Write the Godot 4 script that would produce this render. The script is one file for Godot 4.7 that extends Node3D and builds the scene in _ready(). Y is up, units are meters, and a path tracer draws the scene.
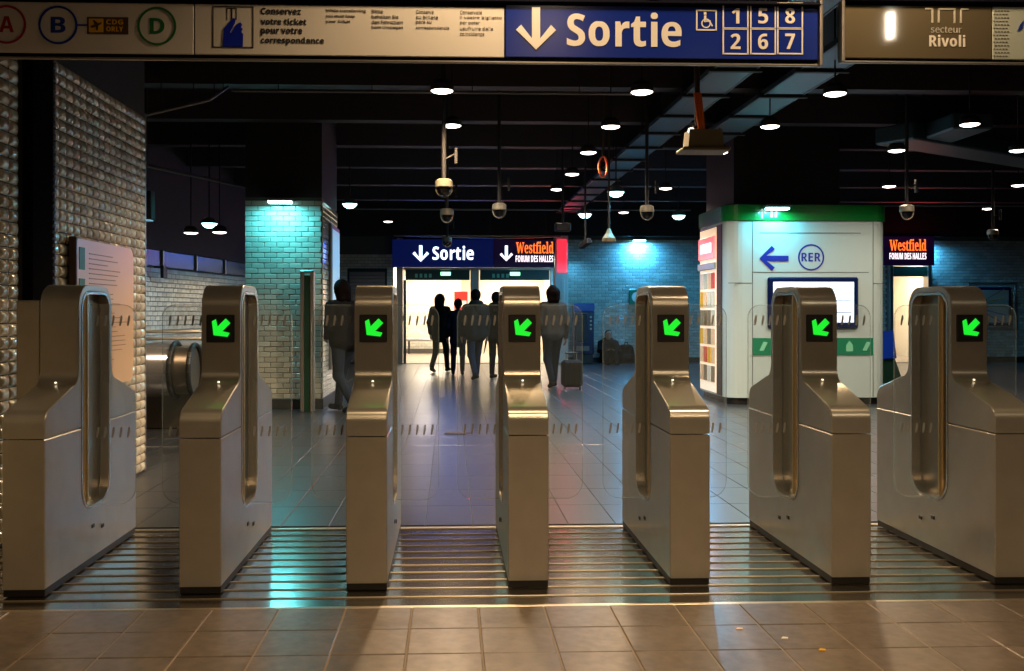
extends Node3D
# A metro hall seen across a row of ticket gates.  The camera stands at x 0, z 0; the hall runs away along -z.

var M := {}
var taken := {}
var rng := RandomNumberGenerator.new()
var bold: SystemFont
var plain: SystemFont
var serif: SystemFont
const EYE := Vector3(0, 1.33, 0)
const CEIL := 4.3

# ------------------------------------------------------------------ mesh helpers
class Shape:
	var v := PackedVector3Array()
	var n := PackedVector3Array()
	var uv := PackedVector2Array()
	var lay := 0   # 1: u along x; 2: u along z
	func at_uv(p: Vector3) -> Vector2:
		return Vector2(p.x, p.y + p.z) if lay == 1 else Vector2(p.z, p.y)
	func tri(a: Vector3, b: Vector3, c: Vector3, na: Vector3, nb: Vector3, nc: Vector3) -> void:
		# keep Godot's clockwise front for the given outward normal
		if (b - a).cross(c - a).dot(na + nb + nc) > 0.0:
			v.append_array([a, c, b]); n.append_array([na, nc, nb])
		else:
			v.append_array([a, b, c]); n.append_array([na, nb, nc])
		for k in 3: uv.append(at_uv(v[v.size() - 3 + k]))
	func quad(a: Vector3, b: Vector3, c: Vector3, d: Vector3, out: Vector3) -> void:
		var m := (c - a).cross(d - b)
		if m.length() < 1e-12: return
		m = m.normalized()
		if m.dot(out) < 0.0: m = -m
		tri(a, b, c, m, m, m); tri(a, c, d, m, m, m)
	func quad_n(a: Vector3, b: Vector3, c: Vector3, d: Vector3, na: Vector3, nb: Vector3, nc: Vector3, nd: Vector3) -> void:
		tri(a, b, c, na, nb, nc); tri(a, c, d, na, nc, nd)
	func box(at: Vector3, s: Vector3, b := 0.0) -> void:
		# a box with chamfered edges
		var h := s * 0.5
		b = minf(b, minf(h.x, minf(h.y, h.z)) * 0.9)
		var axes := [Vector3.RIGHT, Vector3.UP, Vector3.BACK]
		for i in 3:
			var j := (i + 1) % 3
			var k := (i + 2) % 3
			var A: Vector3 = axes[i]; var B: Vector3 = axes[j]; var C: Vector3 = axes[k]
			for sg in [-1.0, 1.0]:
				var o: Vector3 = at + A * h[i] * sg
				var p: Vector3 = B * (h[j] - b); var q: Vector3 = C * (h[k] - b)
				quad(o - p - q, o + p - q, o + p + q, o - p + q, A * sg)
			if b <= 0.0: continue
			for sj in [-1.0, 1.0]:
				for sk in [-1.0, 1.0]:
					var e1: Vector3 = at + B * h[j] * sj + C * (h[k] - b) * sk
					var e2: Vector3 = at + B * (h[j] - b) * sj + C * h[k] * sk
					var w: Vector3 = A * (h[i] - b)
					quad(e1 - w, e1 + w, e2 + w, e2 - w, B * sj + C * sk)
		if b > 0.0:
			for sx in [-1.0, 1.0]:
				for sy in [-1.0, 1.0]:
					for sz in [-1.0, 1.0]:
						var d := Vector3(sx, sy, sz)
						var nn := d.normalized()
						tri(at + Vector3(h.x, h.y - b, h.z - b) * d, at + Vector3(h.x - b, h.y, h.z - b) * d, at + Vector3(h.x - b, h.y - b, h.z) * d, nn, nn, nn)
	func tube(a: Vector3, b: Vector3, ra: float, rb: float, seg := 10, caps := true) -> void:
		var ax := (b - a).normalized()
		var u := ax.cross(Vector3.UP if absf(ax.y) < 0.9 else Vector3.RIGHT).normalized()
		var w := ax.cross(u)
		for i in seg:
			var t0 := TAU * i / seg
			var t1 := TAU * (i + 1) / seg
			var d0 := u * cos(t0) + w * sin(t0)
			var d1 := u * cos(t1) + w * sin(t1)
			quad_n(a + d0 * ra, b + d0 * rb, b + d1 * rb, a + d1 * ra, d0, d0, d1, d1)
			if caps:
				tri(a, a + d0 * ra, a + d1 * ra, -ax, -ax, -ax)
				tri(b, b + d0 * rb, b + d1 * rb, ax, ax, ax)
	func path(pts: Array, r: float, seg := 8) -> void:
		for i in pts.size() - 1:
			tube(pts[i], pts[i + 1], r, r, seg, true)
	func lathe(profile: Array, seg := 20, smooth := true) -> void:
		# profile: Vector2(radius, y), spun around y
		for k in profile.size() - 1:
			var p: Vector2 = profile[k]; var q: Vector2 = profile[k + 1]
			var e := q - p
			var m := Vector2(e.y, -e.x).normalized()
			for i in seg:
				var t0 := TAU * i / seg
				var t1 := TAU * (i + 1) / seg
				var c0 := Vector3(cos(t0), 0, sin(t0)); var c1 := Vector3(cos(t1), 0, sin(t1))
				var n0 := c0 * m.x + Vector3.UP * m.y; var n1 := c1 * m.x + Vector3.UP * m.y
				var a := c0 * p.x + Vector3.UP * p.y; var b := c0 * q.x + Vector3.UP * q.y
				var c := c1 * q.x + Vector3.UP * q.y; var d := c1 * p.x + Vector3.UP * p.y
				if p.x > 1e-5: tri(a, b, d, n0, n0, n1)
				if q.x > 1e-5: tri(b, c, d, n0, n1, n1)
	func plate(poly: PackedVector2Array, depth: float) -> void:
		# a flat polygon in xy extruded along z from 0 to depth
		var t := Geometry2D.triangulate_polygon(poly)
		for i in range(0, t.size(), 3):
			for z in [0.0, depth]:
				var nn := Vector3(0, 0, -1.0 if z == 0.0 else 1.0) * signf(depth)
				var p := []
				for k in 3: p.append(Vector3(poly[t[i + k]].x, poly[t[i + k]].y, z))
				tri(p[0], p[1], p[2], nn, nn, nn)
		var cw := Geometry2D.is_polygon_clockwise(poly)
		for i in poly.size():
			var a := poly[i]; var b := poly[(i + 1) % poly.size()]
			var e := b - a
			var o := Vector3(e.y, -e.x, 0) * (-1.0 if cw else 1.0)
			quad(Vector3(a.x, a.y, 0), Vector3(b.x, b.y, 0), Vector3(b.x, b.y, depth), Vector3(a.x, a.y, depth), o)
	func mesh() -> ArrayMesh:
		var a := []
		a.resize(Mesh.ARRAY_MAX)
		a[Mesh.ARRAY_VERTEX] = v; a[Mesh.ARRAY_NORMAL] = n; a[Mesh.ARRAY_TEX_UV] = uv
		var m := ArrayMesh.new()
		m.add_surface_from_arrays(Mesh.PRIMITIVE_TRIANGLES, a)
		return m

func box_mesh(s: Vector3, b := 0.004) -> ArrayMesh:
	var g := Shape.new(); g.box(Vector3.ZERO, s, b); return g.mesh()

func tile_mesh(w: float, h: float, d: float, b: float) -> ArrayMesh:
	# a tile lying in xy, face towards +z at z = d, chamfered rim
	var g := Shape.new()
	var x := w * 0.5; var y := h * 0.5
	var c := [Vector2(-1, -1), Vector2(1, -1), Vector2(1, 1), Vector2(-1, 1)]
	g.quad(Vector3(-x + b, -y + b, d), Vector3(x - b, -y + b, d), Vector3(x - b, y - b, d), Vector3(-x + b, y - b, d), Vector3.BACK)
	for i in 4:
		var p: Vector2 = c[i]; var q: Vector2 = c[(i + 1) % 4]
		var o := Vector3(p.x + q.x, p.y + q.y, 0)
		var pi := Vector3(p.x * (x - b), p.y * (y - b), d); var qi := Vector3(q.x * (x - b), q.y * (y - b), d)
		var po := Vector3(p.x * x, p.y * y, d - b); var qo := Vector3(q.x * x, q.y * y, d - b)
		g.quad(pi, qi, qo, po, o + Vector3.BACK)
		g.quad(po, qo, Vector3(qo.x, qo.y, 0), Vector3(po.x, po.y, 0), o)
	return g.mesh()

func dome_tile(w: float, hgt: float, d: float) -> ArrayMesh:
	# a square glazed tile with a swollen face
	var g := Shape.new()
	var k := 6
	var f := func(i: int, j: int) -> Array:
		var x := -1.0 + 2.0 * i / k; var y := -1.0 + 2.0 * j / k
		var z := d * pow((1 - x * x) * (1 - y * y), 0.5) + 0.004
		var e := 0.02
		var hx := d * (sqrt(maxf(0.0, (1 - pow(x + e, 2)) * (1 - y * y))) - sqrt(maxf(0.0, (1 - pow(x - e, 2)) * (1 - y * y)))) / (e * w)
		var hy := d * (sqrt(maxf(0.0, (1 - pow(y + e, 2)) * (1 - x * x))) - sqrt(maxf(0.0, (1 - pow(y - e, 2)) * (1 - x * x)))) / (e * hgt)
		return [Vector3(x * w * 0.5, y * hgt * 0.5, z), Vector3(-clampf(hx, -1.2, 1.2), -clampf(hy, -1.2, 1.2), 1).normalized()]
	for i in k:
		for j in k:
			var a: Array = f.call(i, j); var b: Array = f.call(i + 1, j); var c: Array = f.call(i + 1, j + 1); var e: Array = f.call(i, j + 1)
			g.quad_n(a[0], b[0], c[0], e[0], a[1], b[1], c[1], e[1])
	return g.mesh()

# ------------------------------------------------------------------ node helpers
func numbered(called: String) -> String:
	var k: int = taken.get(called, 0)
	taken[called] = k + 1
	return called if k == 0 else "%s_%03d" % [called, k]

func thing(called: String, label: String, category: String, at: Vector3, group := "") -> Node3D:
	var o := Node3D.new()
	o.name = numbered(called)
	add_child(o)
	o.position = at
	o.set_meta("label", label); o.set_meta("category", category)
	if group: o.set_meta("group", group)
	return o

func part(parent: Node3D, called: String, m: Mesh, mat: Material, at := Vector3.ZERO, rot := Vector3.ZERO) -> MeshInstance3D:
	var o := MeshInstance3D.new()
	o.name = called
	o.mesh = m
	o.material_override = mat
	parent.add_child(o, true)
	o.position = at
	o.rotation = rot
	return o

func struct(called: String, m: Mesh, mat: Material, at := Vector3.ZERO) -> MeshInstance3D:
	var o := part(self, called, m, mat, at)
	o.set_meta("kind", "structure")
	return o

func text(parent: Node3D, called: String, s: String, font: Font, r: Rect2, z: float, mat: Material) -> MeshInstance3D:
	# lettering whose ink fills the rectangle r (x, y of the lower left corner, metres)
	var t := TextMesh.new()
	t.text = s; t.font = font; t.font_size = 48; t.pixel_size = 0.01; t.depth = 0.02; t.curve_step = 1.0
	var b := t.get_aabb()
	var o := part(parent, called, t, mat)
	var sc := Vector3(r.size.x / b.size.x, r.size.y / b.size.y, 0.15)
	o.scale = sc
	o.position = Vector3(r.position.x - b.position.x * sc.x, r.position.y - b.position.y * sc.y, z)
	return o

func pieces(parent: Node3D, called: String, m: Mesh, base: StandardMaterial3D, places: Array, tones: Array, most := 300, stuff := "") -> void:
	# the pieces that show largest become parts, the rest one joined part
	var mats := []
	for t: float in tones:
		var c: StandardMaterial3D = base.duplicate()
		var l := base.albedo_color.srgb_to_linear()
		c.albedo_color = Color(l.r * t, l.g * t, l.b * t).linear_to_srgb()
		mats.append(c)
	var order := []
	for i in places.size():
		var p: Vector3 = places[i].origin
		var q := p - EYE
		var seen := q.z < -3.2 and absf(q.x / -q.z) < 0.64 and q.y / -q.z > -0.42 and q.y / -q.z < 0.34
		order.append([(0.0 if seen else 1000.0) + q.length(), i])
	order.sort_custom(func(a, b): return a[0] < b[0])
	var cut := mini(most, order.size())
	for k in cut:
		var o := MeshInstance3D.new()
		o.name = called
		o.mesh = m
		o.material_override = mats[rng.randi() % mats.size()]
		parent.add_child(o, true)
		o.transform = places[order[k][1]]
	if order.size() > cut:
		var mm := MultiMesh.new()
		mm.transform_format = MultiMesh.TRANSFORM_3D
		mm.use_colors = true
		mm.mesh = m
		mm.instance_count = order.size() - cut
		for k in range(cut, order.size()):
			mm.set_instance_transform(k - cut, places[order[k][1]])
			var t: float = tones[rng.randi() % tones.size()]
			mm.set_instance_color(k - cut, Color(t, t, t))
		var o := MultiMeshInstance3D.new()
		o.name = stuff if stuff else called + "_field"
		o.multimesh = mm
		var c: StandardMaterial3D = base.duplicate()
		c.vertex_color_use_as_albedo = true
		o.material_override = c
		o.set_meta("kind", "stuff")
		parent.add_child(o, true)

# ------------------------------------------------------------------ materials
func mat(key: String, c: Color, rough := 0.6, metal := 0.0) -> StandardMaterial3D:
	var m := StandardMaterial3D.new()
	m.resource_name = key
	m.albedo_color = c; m.roughness = rough; m.metallic = metal
	M[key] = m
	return m

func glow(key: String, c: Color, e: float) -> StandardMaterial3D:
	var m := mat(key, Color(0.9, 0.9, 0.9), 0.5)
	m.emission_enabled = true; m.emission = c; m.emission_energy_multiplier = e
	if e < 0.32: m.albedo_color = c
	return m

func noise_tex(freq: float, lo: float, hi: float, sx := 1, size := 256) -> NoiseTexture2D:
	var n := FastNoiseLite.new()
	n.noise_type = FastNoiseLite.TYPE_SIMPLEX_SMOOTH
	n.frequency = freq; n.fractal_octaves = 4; n.seed = 11
	var t := NoiseTexture2D.new()
	t.noise = n; t.width = size; t.height = size; t.seamless = true
	var g := Gradient.new()
	g.set_color(0, Color(lo, lo, lo)); g.set_color(1, Color(hi, hi, hi))
	t.color_ramp = g
	return t

func materials() -> void:
	var blotch := noise_tex(0.012, 0.95, 1.0)
	var fine := noise_tex(0.06, 0.72, 1.0)
	var st := mat("steel", Color(0.76, 0.745, 0.70), 0.29, 0.72)
	st.albedo_texture = blotch
	st.uv1_triplanar = true; st.uv1_world_triplanar = true; st.uv1_scale = Vector3(1.6, 1.6, 1.6)
	st.anisotropy_enabled = true; st.anisotropy = 0.75
	mat("rim_steel", Color(0.80, 0.77, 0.72), 0.26, 0.95)
	mat("slot_steel", Color(0.52, 0.48, 0.42), 0.38, 0.85)
	mat("brass_post", Color(0.86, 0.76, 0.56), 0.32, 0.85)
	mat("chrome", Color(0.90, 0.90, 0.90), 0.20, 0.80)
	mat("black", Color(0.05, 0.05, 0.055), 0.5)
	mat("black_matte", Color(0.06, 0.05, 0.045), 0.95).metallic_specular = 0.1
	mat("rubber", Color(0.06, 0.06, 0.06), 0.45)
	mat("dark_paint", Color(0.105, 0.10, 0.115), 0.75)
	mat("ceiling_paint", Color(0.11, 0.10, 0.12), 0.85)
	mat("beam_paint", Color(0.20, 0.18, 0.20), 0.7)
	mat("pipe_grey", Color(0.42, 0.42, 0.44), 0.45, 0.4)
	var tray := mat("tray_metal", Color(0.24, 0.33, 0.38), 0.5, 0.3)
	tray.albedo_texture = fine; tray.uv1_triplanar = true; tray.uv1_scale = Vector3(3, 3, 3)
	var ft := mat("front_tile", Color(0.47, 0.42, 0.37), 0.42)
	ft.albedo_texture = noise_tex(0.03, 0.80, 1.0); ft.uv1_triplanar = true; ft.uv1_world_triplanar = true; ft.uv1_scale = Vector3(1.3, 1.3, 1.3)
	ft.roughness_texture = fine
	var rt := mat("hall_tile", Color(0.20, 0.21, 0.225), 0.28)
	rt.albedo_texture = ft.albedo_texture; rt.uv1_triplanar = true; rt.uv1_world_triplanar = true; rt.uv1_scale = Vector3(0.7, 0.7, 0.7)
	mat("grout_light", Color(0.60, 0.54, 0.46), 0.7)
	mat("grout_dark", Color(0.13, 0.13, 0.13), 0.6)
	mat("plate_steel", Color(0.62, 0.59, 0.54), 0.17, 0.95)
	mat("rib_steel", Color(0.62, 0.58, 0.50), 0.40, 0.9)
	mat("trim_steel", Color(0.86, 0.82, 0.74), 0.3, 0.9)
	mat("brick_glaze", Color(0.72, 0.72, 0.66), 0.16)
	mat("brick_joint", Color(0.30, 0.30, 0.28), 0.8)
	mat("mosaic_glaze", Color(0.80, 0.76, 0.66), 0.12, 0.25)
	mat("mosaic_joint", Color(0.16, 0.15, 0.14), 0.8)
	mat("kiosk_white", Color(0.65, 0.72, 0.73), 0.25)
	mat("kiosk_seam", Color(0.22, 0.24, 0.25), 0.6)
	mat("green_band", Color(0.03, 0.42, 0.16), 0.25)
	mat("green_strip", Color(0.05, 0.44, 0.32), 0.3)
	mat("sign_white", Color(0.84, 0.82, 0.78), 0.3)
	mat("sign_blue", Color(0.07, 0.16, 0.52), 0.22)
	mat("ink_white", Color(0.90, 0.88, 0.84), 0.45)
	mat("ink_dark", Color(0.12, 0.12, 0.14), 0.6)
	mat("ink_blue", Color(0.05, 0.20, 0.58), 0.5)
	mat("ink_red", Color(0.62, 0.08, 0.13), 0.5)
	mat("ink_green", Color(0.10, 0.42, 0.18), 0.5)
	mat("ink_yellow", Color(0.90, 0.68, 0.10), 0.5)
	mat("ink_brown", Color(0.30, 0.22, 0.14), 0.5)
	mat("taupe", Color(0.37, 0.34, 0.27), 0.05)
	mat("sign_pale", Color(0.72, 0.76, 0.72), 0.2)
	mat("frame_metal", Color(0.62, 0.60, 0.57), 0.35, 0.85)
	mat("housing", Color(0.05, 0.055, 0.10), 0.8).metallic_specular = 0.15
	mat("paper", Color(0.88, 0.74, 0.58), 0.3)
	mat("camera_shell", Color(0.43, 0.41, 0.36), 0.45)
	mat("camera_dome", Color(0.03, 0.03, 0.035), 0.08)
	mat("box_beige", Color(0.50, 0.44, 0.33), 0.6)
	mat("cable_orange", Color(0.95, 0.45, 0.12), 0.5)
	mat("blue_machine", Color(0.04, 0.22, 0.66), 0.3)
	mat("blue_dark", Color(0.03, 0.09, 0.26), 0.25)
	mat("grey_shutter", Color(0.42, 0.38, 0.36), 0.5, 0.2)
	mat("skin", Color(0.62, 0.45, 0.36), 0.55)
	mat("red_poster", Color(0.80, 0.12, 0.08), 0.4)
	mat("corridor_white", Color(0.90, 0.87, 0.80), 0.5)
	mat("corridor_floor", Color(0.62, 0.57, 0.50), 0.3)
	var gl := mat("leaf_glass", Color(0.80, 0.90, 0.92, 0.042), 0.05)
	gl.transparency = BaseMaterial3D.TRANSPARENCY_ALPHA
	var eg := mat("edge_glass", Color(0.75, 0.86, 0.86, 0.30), 0.3)
	eg.transparency = BaseMaterial3D.TRANSPARENCY_ALPHA
	var wg := mat("window_glass", Color(0.30, 0.38, 0.40, 0.85), 0.24)
	wg.transparency = BaseMaterial3D.TRANSPARENCY_ALPHA
	mat("frost_mark", Color(0.62, 0.62, 0.60), 0.6)
	glow("lamp_white", Color(1.0, 0.95, 0.90), 7.0)
	glow("tube_white", Color(0.95, 1.0, 0.92), 3.0)
	glow("lamp_cyan", Color(0.72, 1.0, 1.0), 7.0)
	glow("led_green", Color(0.10, 0.90, 0.18), 0.9)
	M.led_green.albedo_color = Color(0.02, 0.16, 0.04)
	glow("sign_letters", Color(0.86, 0.94, 1.0), 1.7)
	glow("sign_backlit_blue", Color(0.03, 0.09, 0.36), 0.30)
	glow("sign_backlit_violet", Color(0.10, 0.03, 0.20), 0.25)
	glow("neon_orange", Color(1.0, 0.42, 0.05), 1.5)
	glow("neon_white", Color(1.0, 0.92, 0.95), 1.5)
	glow("neon_red", Color(1.0, 0.10, 0.22), 0.9)
	glow("screen_white", Color(0.80, 0.90, 1.0), 1.15)
	glow("exit_led", Color(0.6, 1.0, 0.75), 2.0)
	glow("tiny_led", Color(1.0, 0.9, 0.75), 2.0)
	glow("screen_dim", Color(0.55, 0.85, 1.0), 0.35)
	mat("ink_tan", Color(0.60, 0.48, 0.38), 0.6)
	mat("screen_line", Color(0.45, 0.5, 0.6), 0.5)
	mat("ink_grey", Color(0.42, 0.40, 0.38), 0.6)
	mat("ink_pale", Color(0.72, 0.71, 0.66), 0.5)
	mat("ink_hand", Color(0.04, 0.14, 0.66), 0.45)
	mat("ink_kiosk", Color(0.04, 0.14, 0.55), 0.4)
	mat("green_dark", Color(0.05, 0.20, 0.14), 0.4)
	mat("green_pale", Color(0.45, 0.75, 0.62), 0.5)
	mat("dark_brown", Color(0.24, 0.18, 0.12), 0.6)
	mat("corridor_joint", Color(0.45, 0.42, 0.38), 0.8)
	mat("suitcase", Color(0.07, 0.05, 0.055), 0.6).metallic_specular = 0.2
	glow("shop_front", Color(1.0, 0.84, 0.62), 0.55)

# ------------------------------------------------------------------ lamps
func spot(parent: Node3D, at: Vector3, c: Color, e: float, angle: float, size: float, aim := Vector3.DOWN) -> void:
	var l := SpotLight3D.new()
	l.name = "lamp_light"
	parent.add_child(l, true)
	l.position = at
	l.basis = Basis.looking_at(aim, Vector3.FORWARD if absf(aim.y) > 0.9 else Vector3.UP)
	l.light_color = c; l.light_energy = e; l.spot_angle = angle; l.spot_angle_attenuation = 0.6; l.spot_range = 40.0; l.spot_attenuation = 2.0
	l.light_size = size; l.shadow_enabled = true

func area(parent: Node3D, at: Vector3, size: Vector2, c: Color, e: float, aim: Vector3) -> void:
	var l := AreaLight3D.new()
	l.name = "lamp_light"
	parent.add_child(l, true)
	l.position = at
	l.basis = Basis.looking_at(aim, Vector3.FORWARD if absf(aim.y) > 0.9 else Vector3.UP)
	l.area_size = size; l.light_color = c; l.light_energy = e; l.area_range = 40.0; l.shadow_enabled = true

var can_mesh: ArrayMesh
var lens_mesh: ArrayMesh
const WARM := Color(1.0, 0.84, 0.64)
const PALE := Color(1.0, 0.90, 0.78)
const SOFT := Color(1.0, 0.86, 0.70)

func downlight(x: float, d: float, where: String, e := 5.0, c := WARM, y := 3.4) -> void:
	if can_mesh == null:
		var g := Shape.new()
		g.lathe([Vector2(0.0, 0.10), Vector2(0.07, 0.10), Vector2(0.108, 0.06), Vector2(0.108, 0.004), Vector2(0.0, 0.004)], 20)
		can_mesh = g.mesh()
		var k := Shape.new()
		k.lathe([Vector2(0.0, -0.016), Vector2(0.06, -0.013), Vector2(0.09, -0.004), Vector2(0.103, 0.004)], 24)
		lens_mesh = k.mesh()
	var t := thing("ceiling_downlight", "round white ceiling downlight " + where, "light", Vector3(x, y, -d), "round downlights of the hall ceiling")
	part(t, "lamp_housing", can_mesh, M.dark_paint)
	part(t, "lamp_lens", lens_mesh, M.lamp_white)
	var r := Shape.new()
	r.tube(Vector3(0, 0.09, 0), Vector3(0, CEIL - y, 0), 0.008, 0.010, 6)
	part(t, "hanging_rod", r.mesh(), M.dark_paint)
	spot(t, Vector3(0, -0.025, 0), c, e, 74.0, 0.09)

func wall_lamp(label: String, at: Vector3, e: float, c := Color(0.28, 0.70, 1.0)) -> void:
	# a small cool wall washer; at = middle of its rear edge on the wall, light falls down the wall
	var t := thing("wall_lamp", label, "light", at, "cool white wall washers")
	var g := Shape.new()
	g.box(Vector3(0, 0.02, 0.15), Vector3(0.34, 0.035, 0.20), 0.006)
	g.box(Vector3(0, 0.03, 0.03), Vector3(0.05, 0.03, 0.10), 0.004)
	g.box(Vector3(0, 0.02, 0.01), Vector3(0.12, 0.10, 0.02), 0.004)
	part(t, "lamp_housing", g.mesh(), M.pipe_grey)
	part(t, "lamp_lens", box_mesh(Vector3(0.31, 0.03, 0.13), 0.006), M.lamp_cyan, Vector3(0, -0.012, 0.16))
	area(t, Vector3(0, -0.035, 0.17), Vector2(0.30, 0.12), c, e, Vector3(0, -1, 0.0))

func pendant(label: String, at: Vector3, e: float, cone := 72.0) -> void:
	var t := thing("pendant_lamp", label, "light", at, "dome pendant lamps of the hall")
	var g := Shape.new()
	g.lathe([Vector2(0.0, 0.10), Vector2(0.05, 0.095), Vector2(0.10, 0.06), Vector2(0.135, 0.0), Vector2(0.13, -0.004), Vector2(0.12, 0.0)], 20)
	part(t, "lamp_shade", g.mesh(), M.pipe_grey)
	var b := Shape.new()
	b.lathe([Vector2(0.0, -0.075), Vector2(0.05, -0.068), Vector2(0.09, -0.045), Vector2(0.118, 0.0)], 18)
	part(t, "lamp_globe", b.mesh(), M.lamp_cyan)
	var r := Shape.new()
	r.tube(Vector3(0, 0.09, 0), Vector3(0, CEIL - at.y, 0), 0.012, 0.012, 6)
	part(t, "hanging_rod", r.mesh(), M.dark_paint)
	spot(t, Vector3(0, -0.09, 0), Color(0.36, 0.78, 1.0), e, cone, 0.1)
	if cone > 80.0: (t.get_node("lamp_light") as SpotLight3D).spot_angle_attenuation = 0.08

# ------------------------------------------------------------------ camera and light
func _ready() -> void:
	rng.seed = 20240
	var cam := Camera3D.new()
	cam.name = "camera"
	add_child(cam)
	cam.position = EYE
	cam.rotation = Vector3(0, -atan(36.0 / 960.0), 0)
	cam.projection = Camera3D.PROJECTION_FRUSTUM
	cam.near = 0.1; cam.far = 120.0
	cam.size = 671.0 / 960.0 * 0.1
	cam.frustum_offset = Vector2(26.0 / 960.0, -23.5 / 960.0) * 0.1
	cam.current = true
	var env := Environment.new()
	env.background_mode = Environment.BG_COLOR
	env.background_color = Color(0, 0, 0)
	env.tonemap_mode = Environment.TONE_MAPPER_LINEAR
	env.tonemap_exposure = 1.25
	env.sdfgi_enabled = true; env.ssao_enabled = true; env.ssil_enabled = true
	var we := WorldEnvironment.new()
	we.name = "environment"; we.environment = env
	add_child(we)
	materials()
	bold = SystemFont.new(); bold.font_names = PackedStringArray(["Droid Sans"]); bold.font_weight = 700
	plain = SystemFont.new(); plain.font_names = PackedStringArray(["Droid Sans"])
	serif = SystemFont.new(); serif.font_names = PackedStringArray(["Droid Serif"]); serif.font_weight = 700; serif.font_italic = true
	lamps()
	hall()
	floors()
	brickwork()
	mosaic()
	exits()
	kiosk()
	gates()
	signs()
	services()
	furniture()
	people()

func lamps() -> void:
	# the row beyond the gates, then the rows behind it
	downlight(-0.075, 9.02, "nearest above the middle lane, left of two at one depth", 16.0)
	downlight(1.81, 9.0, "nearest the hanging orange cables, on their left", 15.0)
	downlight(3.66, 9.0, "below the gap between the two overhead signs", 12.0)
	downlight(0.02, 10.7, "second in the line above the dome cameras", 8.0, PALE)
	downlight(1.80, 10.7, "second in the line left of the cable tray", 7.0, PALE)
	downlight(3.58, 10.62, "between the right cable tray and the dark pillar", 7.0, PALE)
	downlight(1.80, 12.44, "third in the line left of the cable tray", 5.0, PALE)
	downlight(3.51, 12.38, "just right of the beige hanging box", 5.0, PALE)
	downlight(5.75, 10.42, "alone right of the dark pillar, largest there", 6.0, PALE)
	downlight(5.74, 12.14, "above the right end of the green kiosk band", 5.0, PALE)
	downlight(7.30, 12.08, "at the right edge of the picture", 5.0, PALE)
	downlight(1.84, 14.4, "fourth in the line left of the cable tray", 4.0, PALE)
	downlight(1.81, 16.2, "fifth in the line left of the cable tray", 4.0, PALE)
	downlight(3.62, 16.0, "above the dome camera near the blue wall", 4.0, PALE)
	downlight(3.62, 19.9, "small, right of the hanging box before blue wall", 4.0, PALE)
	downlight(-1.42, 22.1, "small, over the beige wall beside the exit", 4.0, PALE)
	downlight(7.25, 15.6, "above the dome camera right of the kiosk", 4.0, PALE)
	downlight(9.31, 15.4, "second from the right edge, above the far sign", 4.0, PALE)
	downlight(10.8, 18.9, "far right, small, above the right blue wall", 4.0, PALE)
	downlight(-3.84, 14.4, "leftmost of the low pair left of the brick column", 1.0, SOFT, 2.50)
	downlight(-3.42, 14.4, "rightmost of the low pair left of the brick column", 1.0, SOFT, 2.51)
	downlight(-3.9, 9.3, "behind the studded wall, over the escalator", 5.0, SOFT)
	# lamps on the camera's side of the gates: the same grid goes on
	downlight(0.25, 3.84, "above the near edge of the gates, middle", 2.6)
	downlight(1.8, 3.84, "above the near edge of the gates, right of middle", 2.4)
	downlight(0.65, 2.12, "on the near side of the gates, middle", 4.2)
	downlight(0.65, 0.4, "straight above the viewer", 4.6)
	downlight(2.1, 0.4, "above the viewer, to the right", 3.4)
	downlight(0.65, -2.2, "behind the viewer, middle", 4.0)
	wall_lamp("cool wall washer at the top of the brick column", Vector3(-2.285, 2.82, -13.18), 1.9, Color(0.36, 0.92, 1.0))
	wall_lamp("cool wall washer on the blue brick wall beside the kiosk", Vector3(4.925, 3.2, -24.97), 9.0)
	wall_lamp("cool wall washer on the blue wall behind the kiosk", Vector3(8.6, 3.2, -24.97), 9.0)
	wall_lamp("cool wall washer on the blue wall right of the far exit", Vector3(12.50, 3.14, -24.99), 12.0)
	wall_lamp("cool lamp on the green kiosk band above the arrow", Vector3(4.62, 2.80, -13.56), 1.8, Color(0.40, 0.92, 1.0))
	pendant("dome pendant lamp right of the brick column", Vector3(-1.64, 3.1, -15.8), 4.0)
	pendant("dome pendant lamp left of the brick column", Vector3(-3.72, 2.70, -15.0), 1.2)
	pendant("dome pendant lamp left of the kiosk", Vector3(4.2, 3.1, -17.5), 15.0, 88.0)
	pendant("dome pendant lamp over the hanging box before the blue wall", Vector3(2.44, 3.1, -17.3), 6.0)
	pendant("dome pendant lamp under the far cable tray", Vector3(2.45, 3.1, -14.1), 4.0)
	# the tube whose reflection stands in the brown sign
	var t := thing("tube_lamp", "slim fluorescent tube fitting near the viewer, mirrored in the brown sign", "light", Vector3(3.45, 3.6, -1.0))
	t.rotation.y = 0.436
	part(t, "lamp_housing", box_mesh(Vector3(0.09, 0.05, 0.86), 0.006), M.camera_shell, Vector3(0, 0.045, 0))
	var g := Shape.new()
	g.tube(Vector3(0, 0, -0.38), Vector3(0, 0, 0.38), 0.022, 0.022, 12)
	part(t, "lamp_tube", g.mesh(), M.tube_white)
	var r := Shape.new()
	for z in [-0.3, 0.3]: r.tube(Vector3(0, 0.07, z), Vector3(0, CEIL - 3.6, z), 0.006, 0.006, 6)
	part(t, "hanging_wire", r.mesh(), M.dark_paint)
	area(t, Vector3(0, -0.03, 0), Vector2(0.06, 0.76), Color(1.0, 0.92, 0.80), 1.0, Vector3.DOWN)

# ------------------------------------------------------------------ the shell
func slab(called: String, x0: float, x1: float, y0: float, y1: float, d0: float, d1: float, m: Material) -> MeshInstance3D:
	return struct(called, box_mesh(Vector3(x1 - x0, y1 - y0, d1 - d0), 0.0), m, Vector3((x0 + x1) / 2, (y0 + y1) / 2, -(d0 + d1) / 2))

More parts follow.
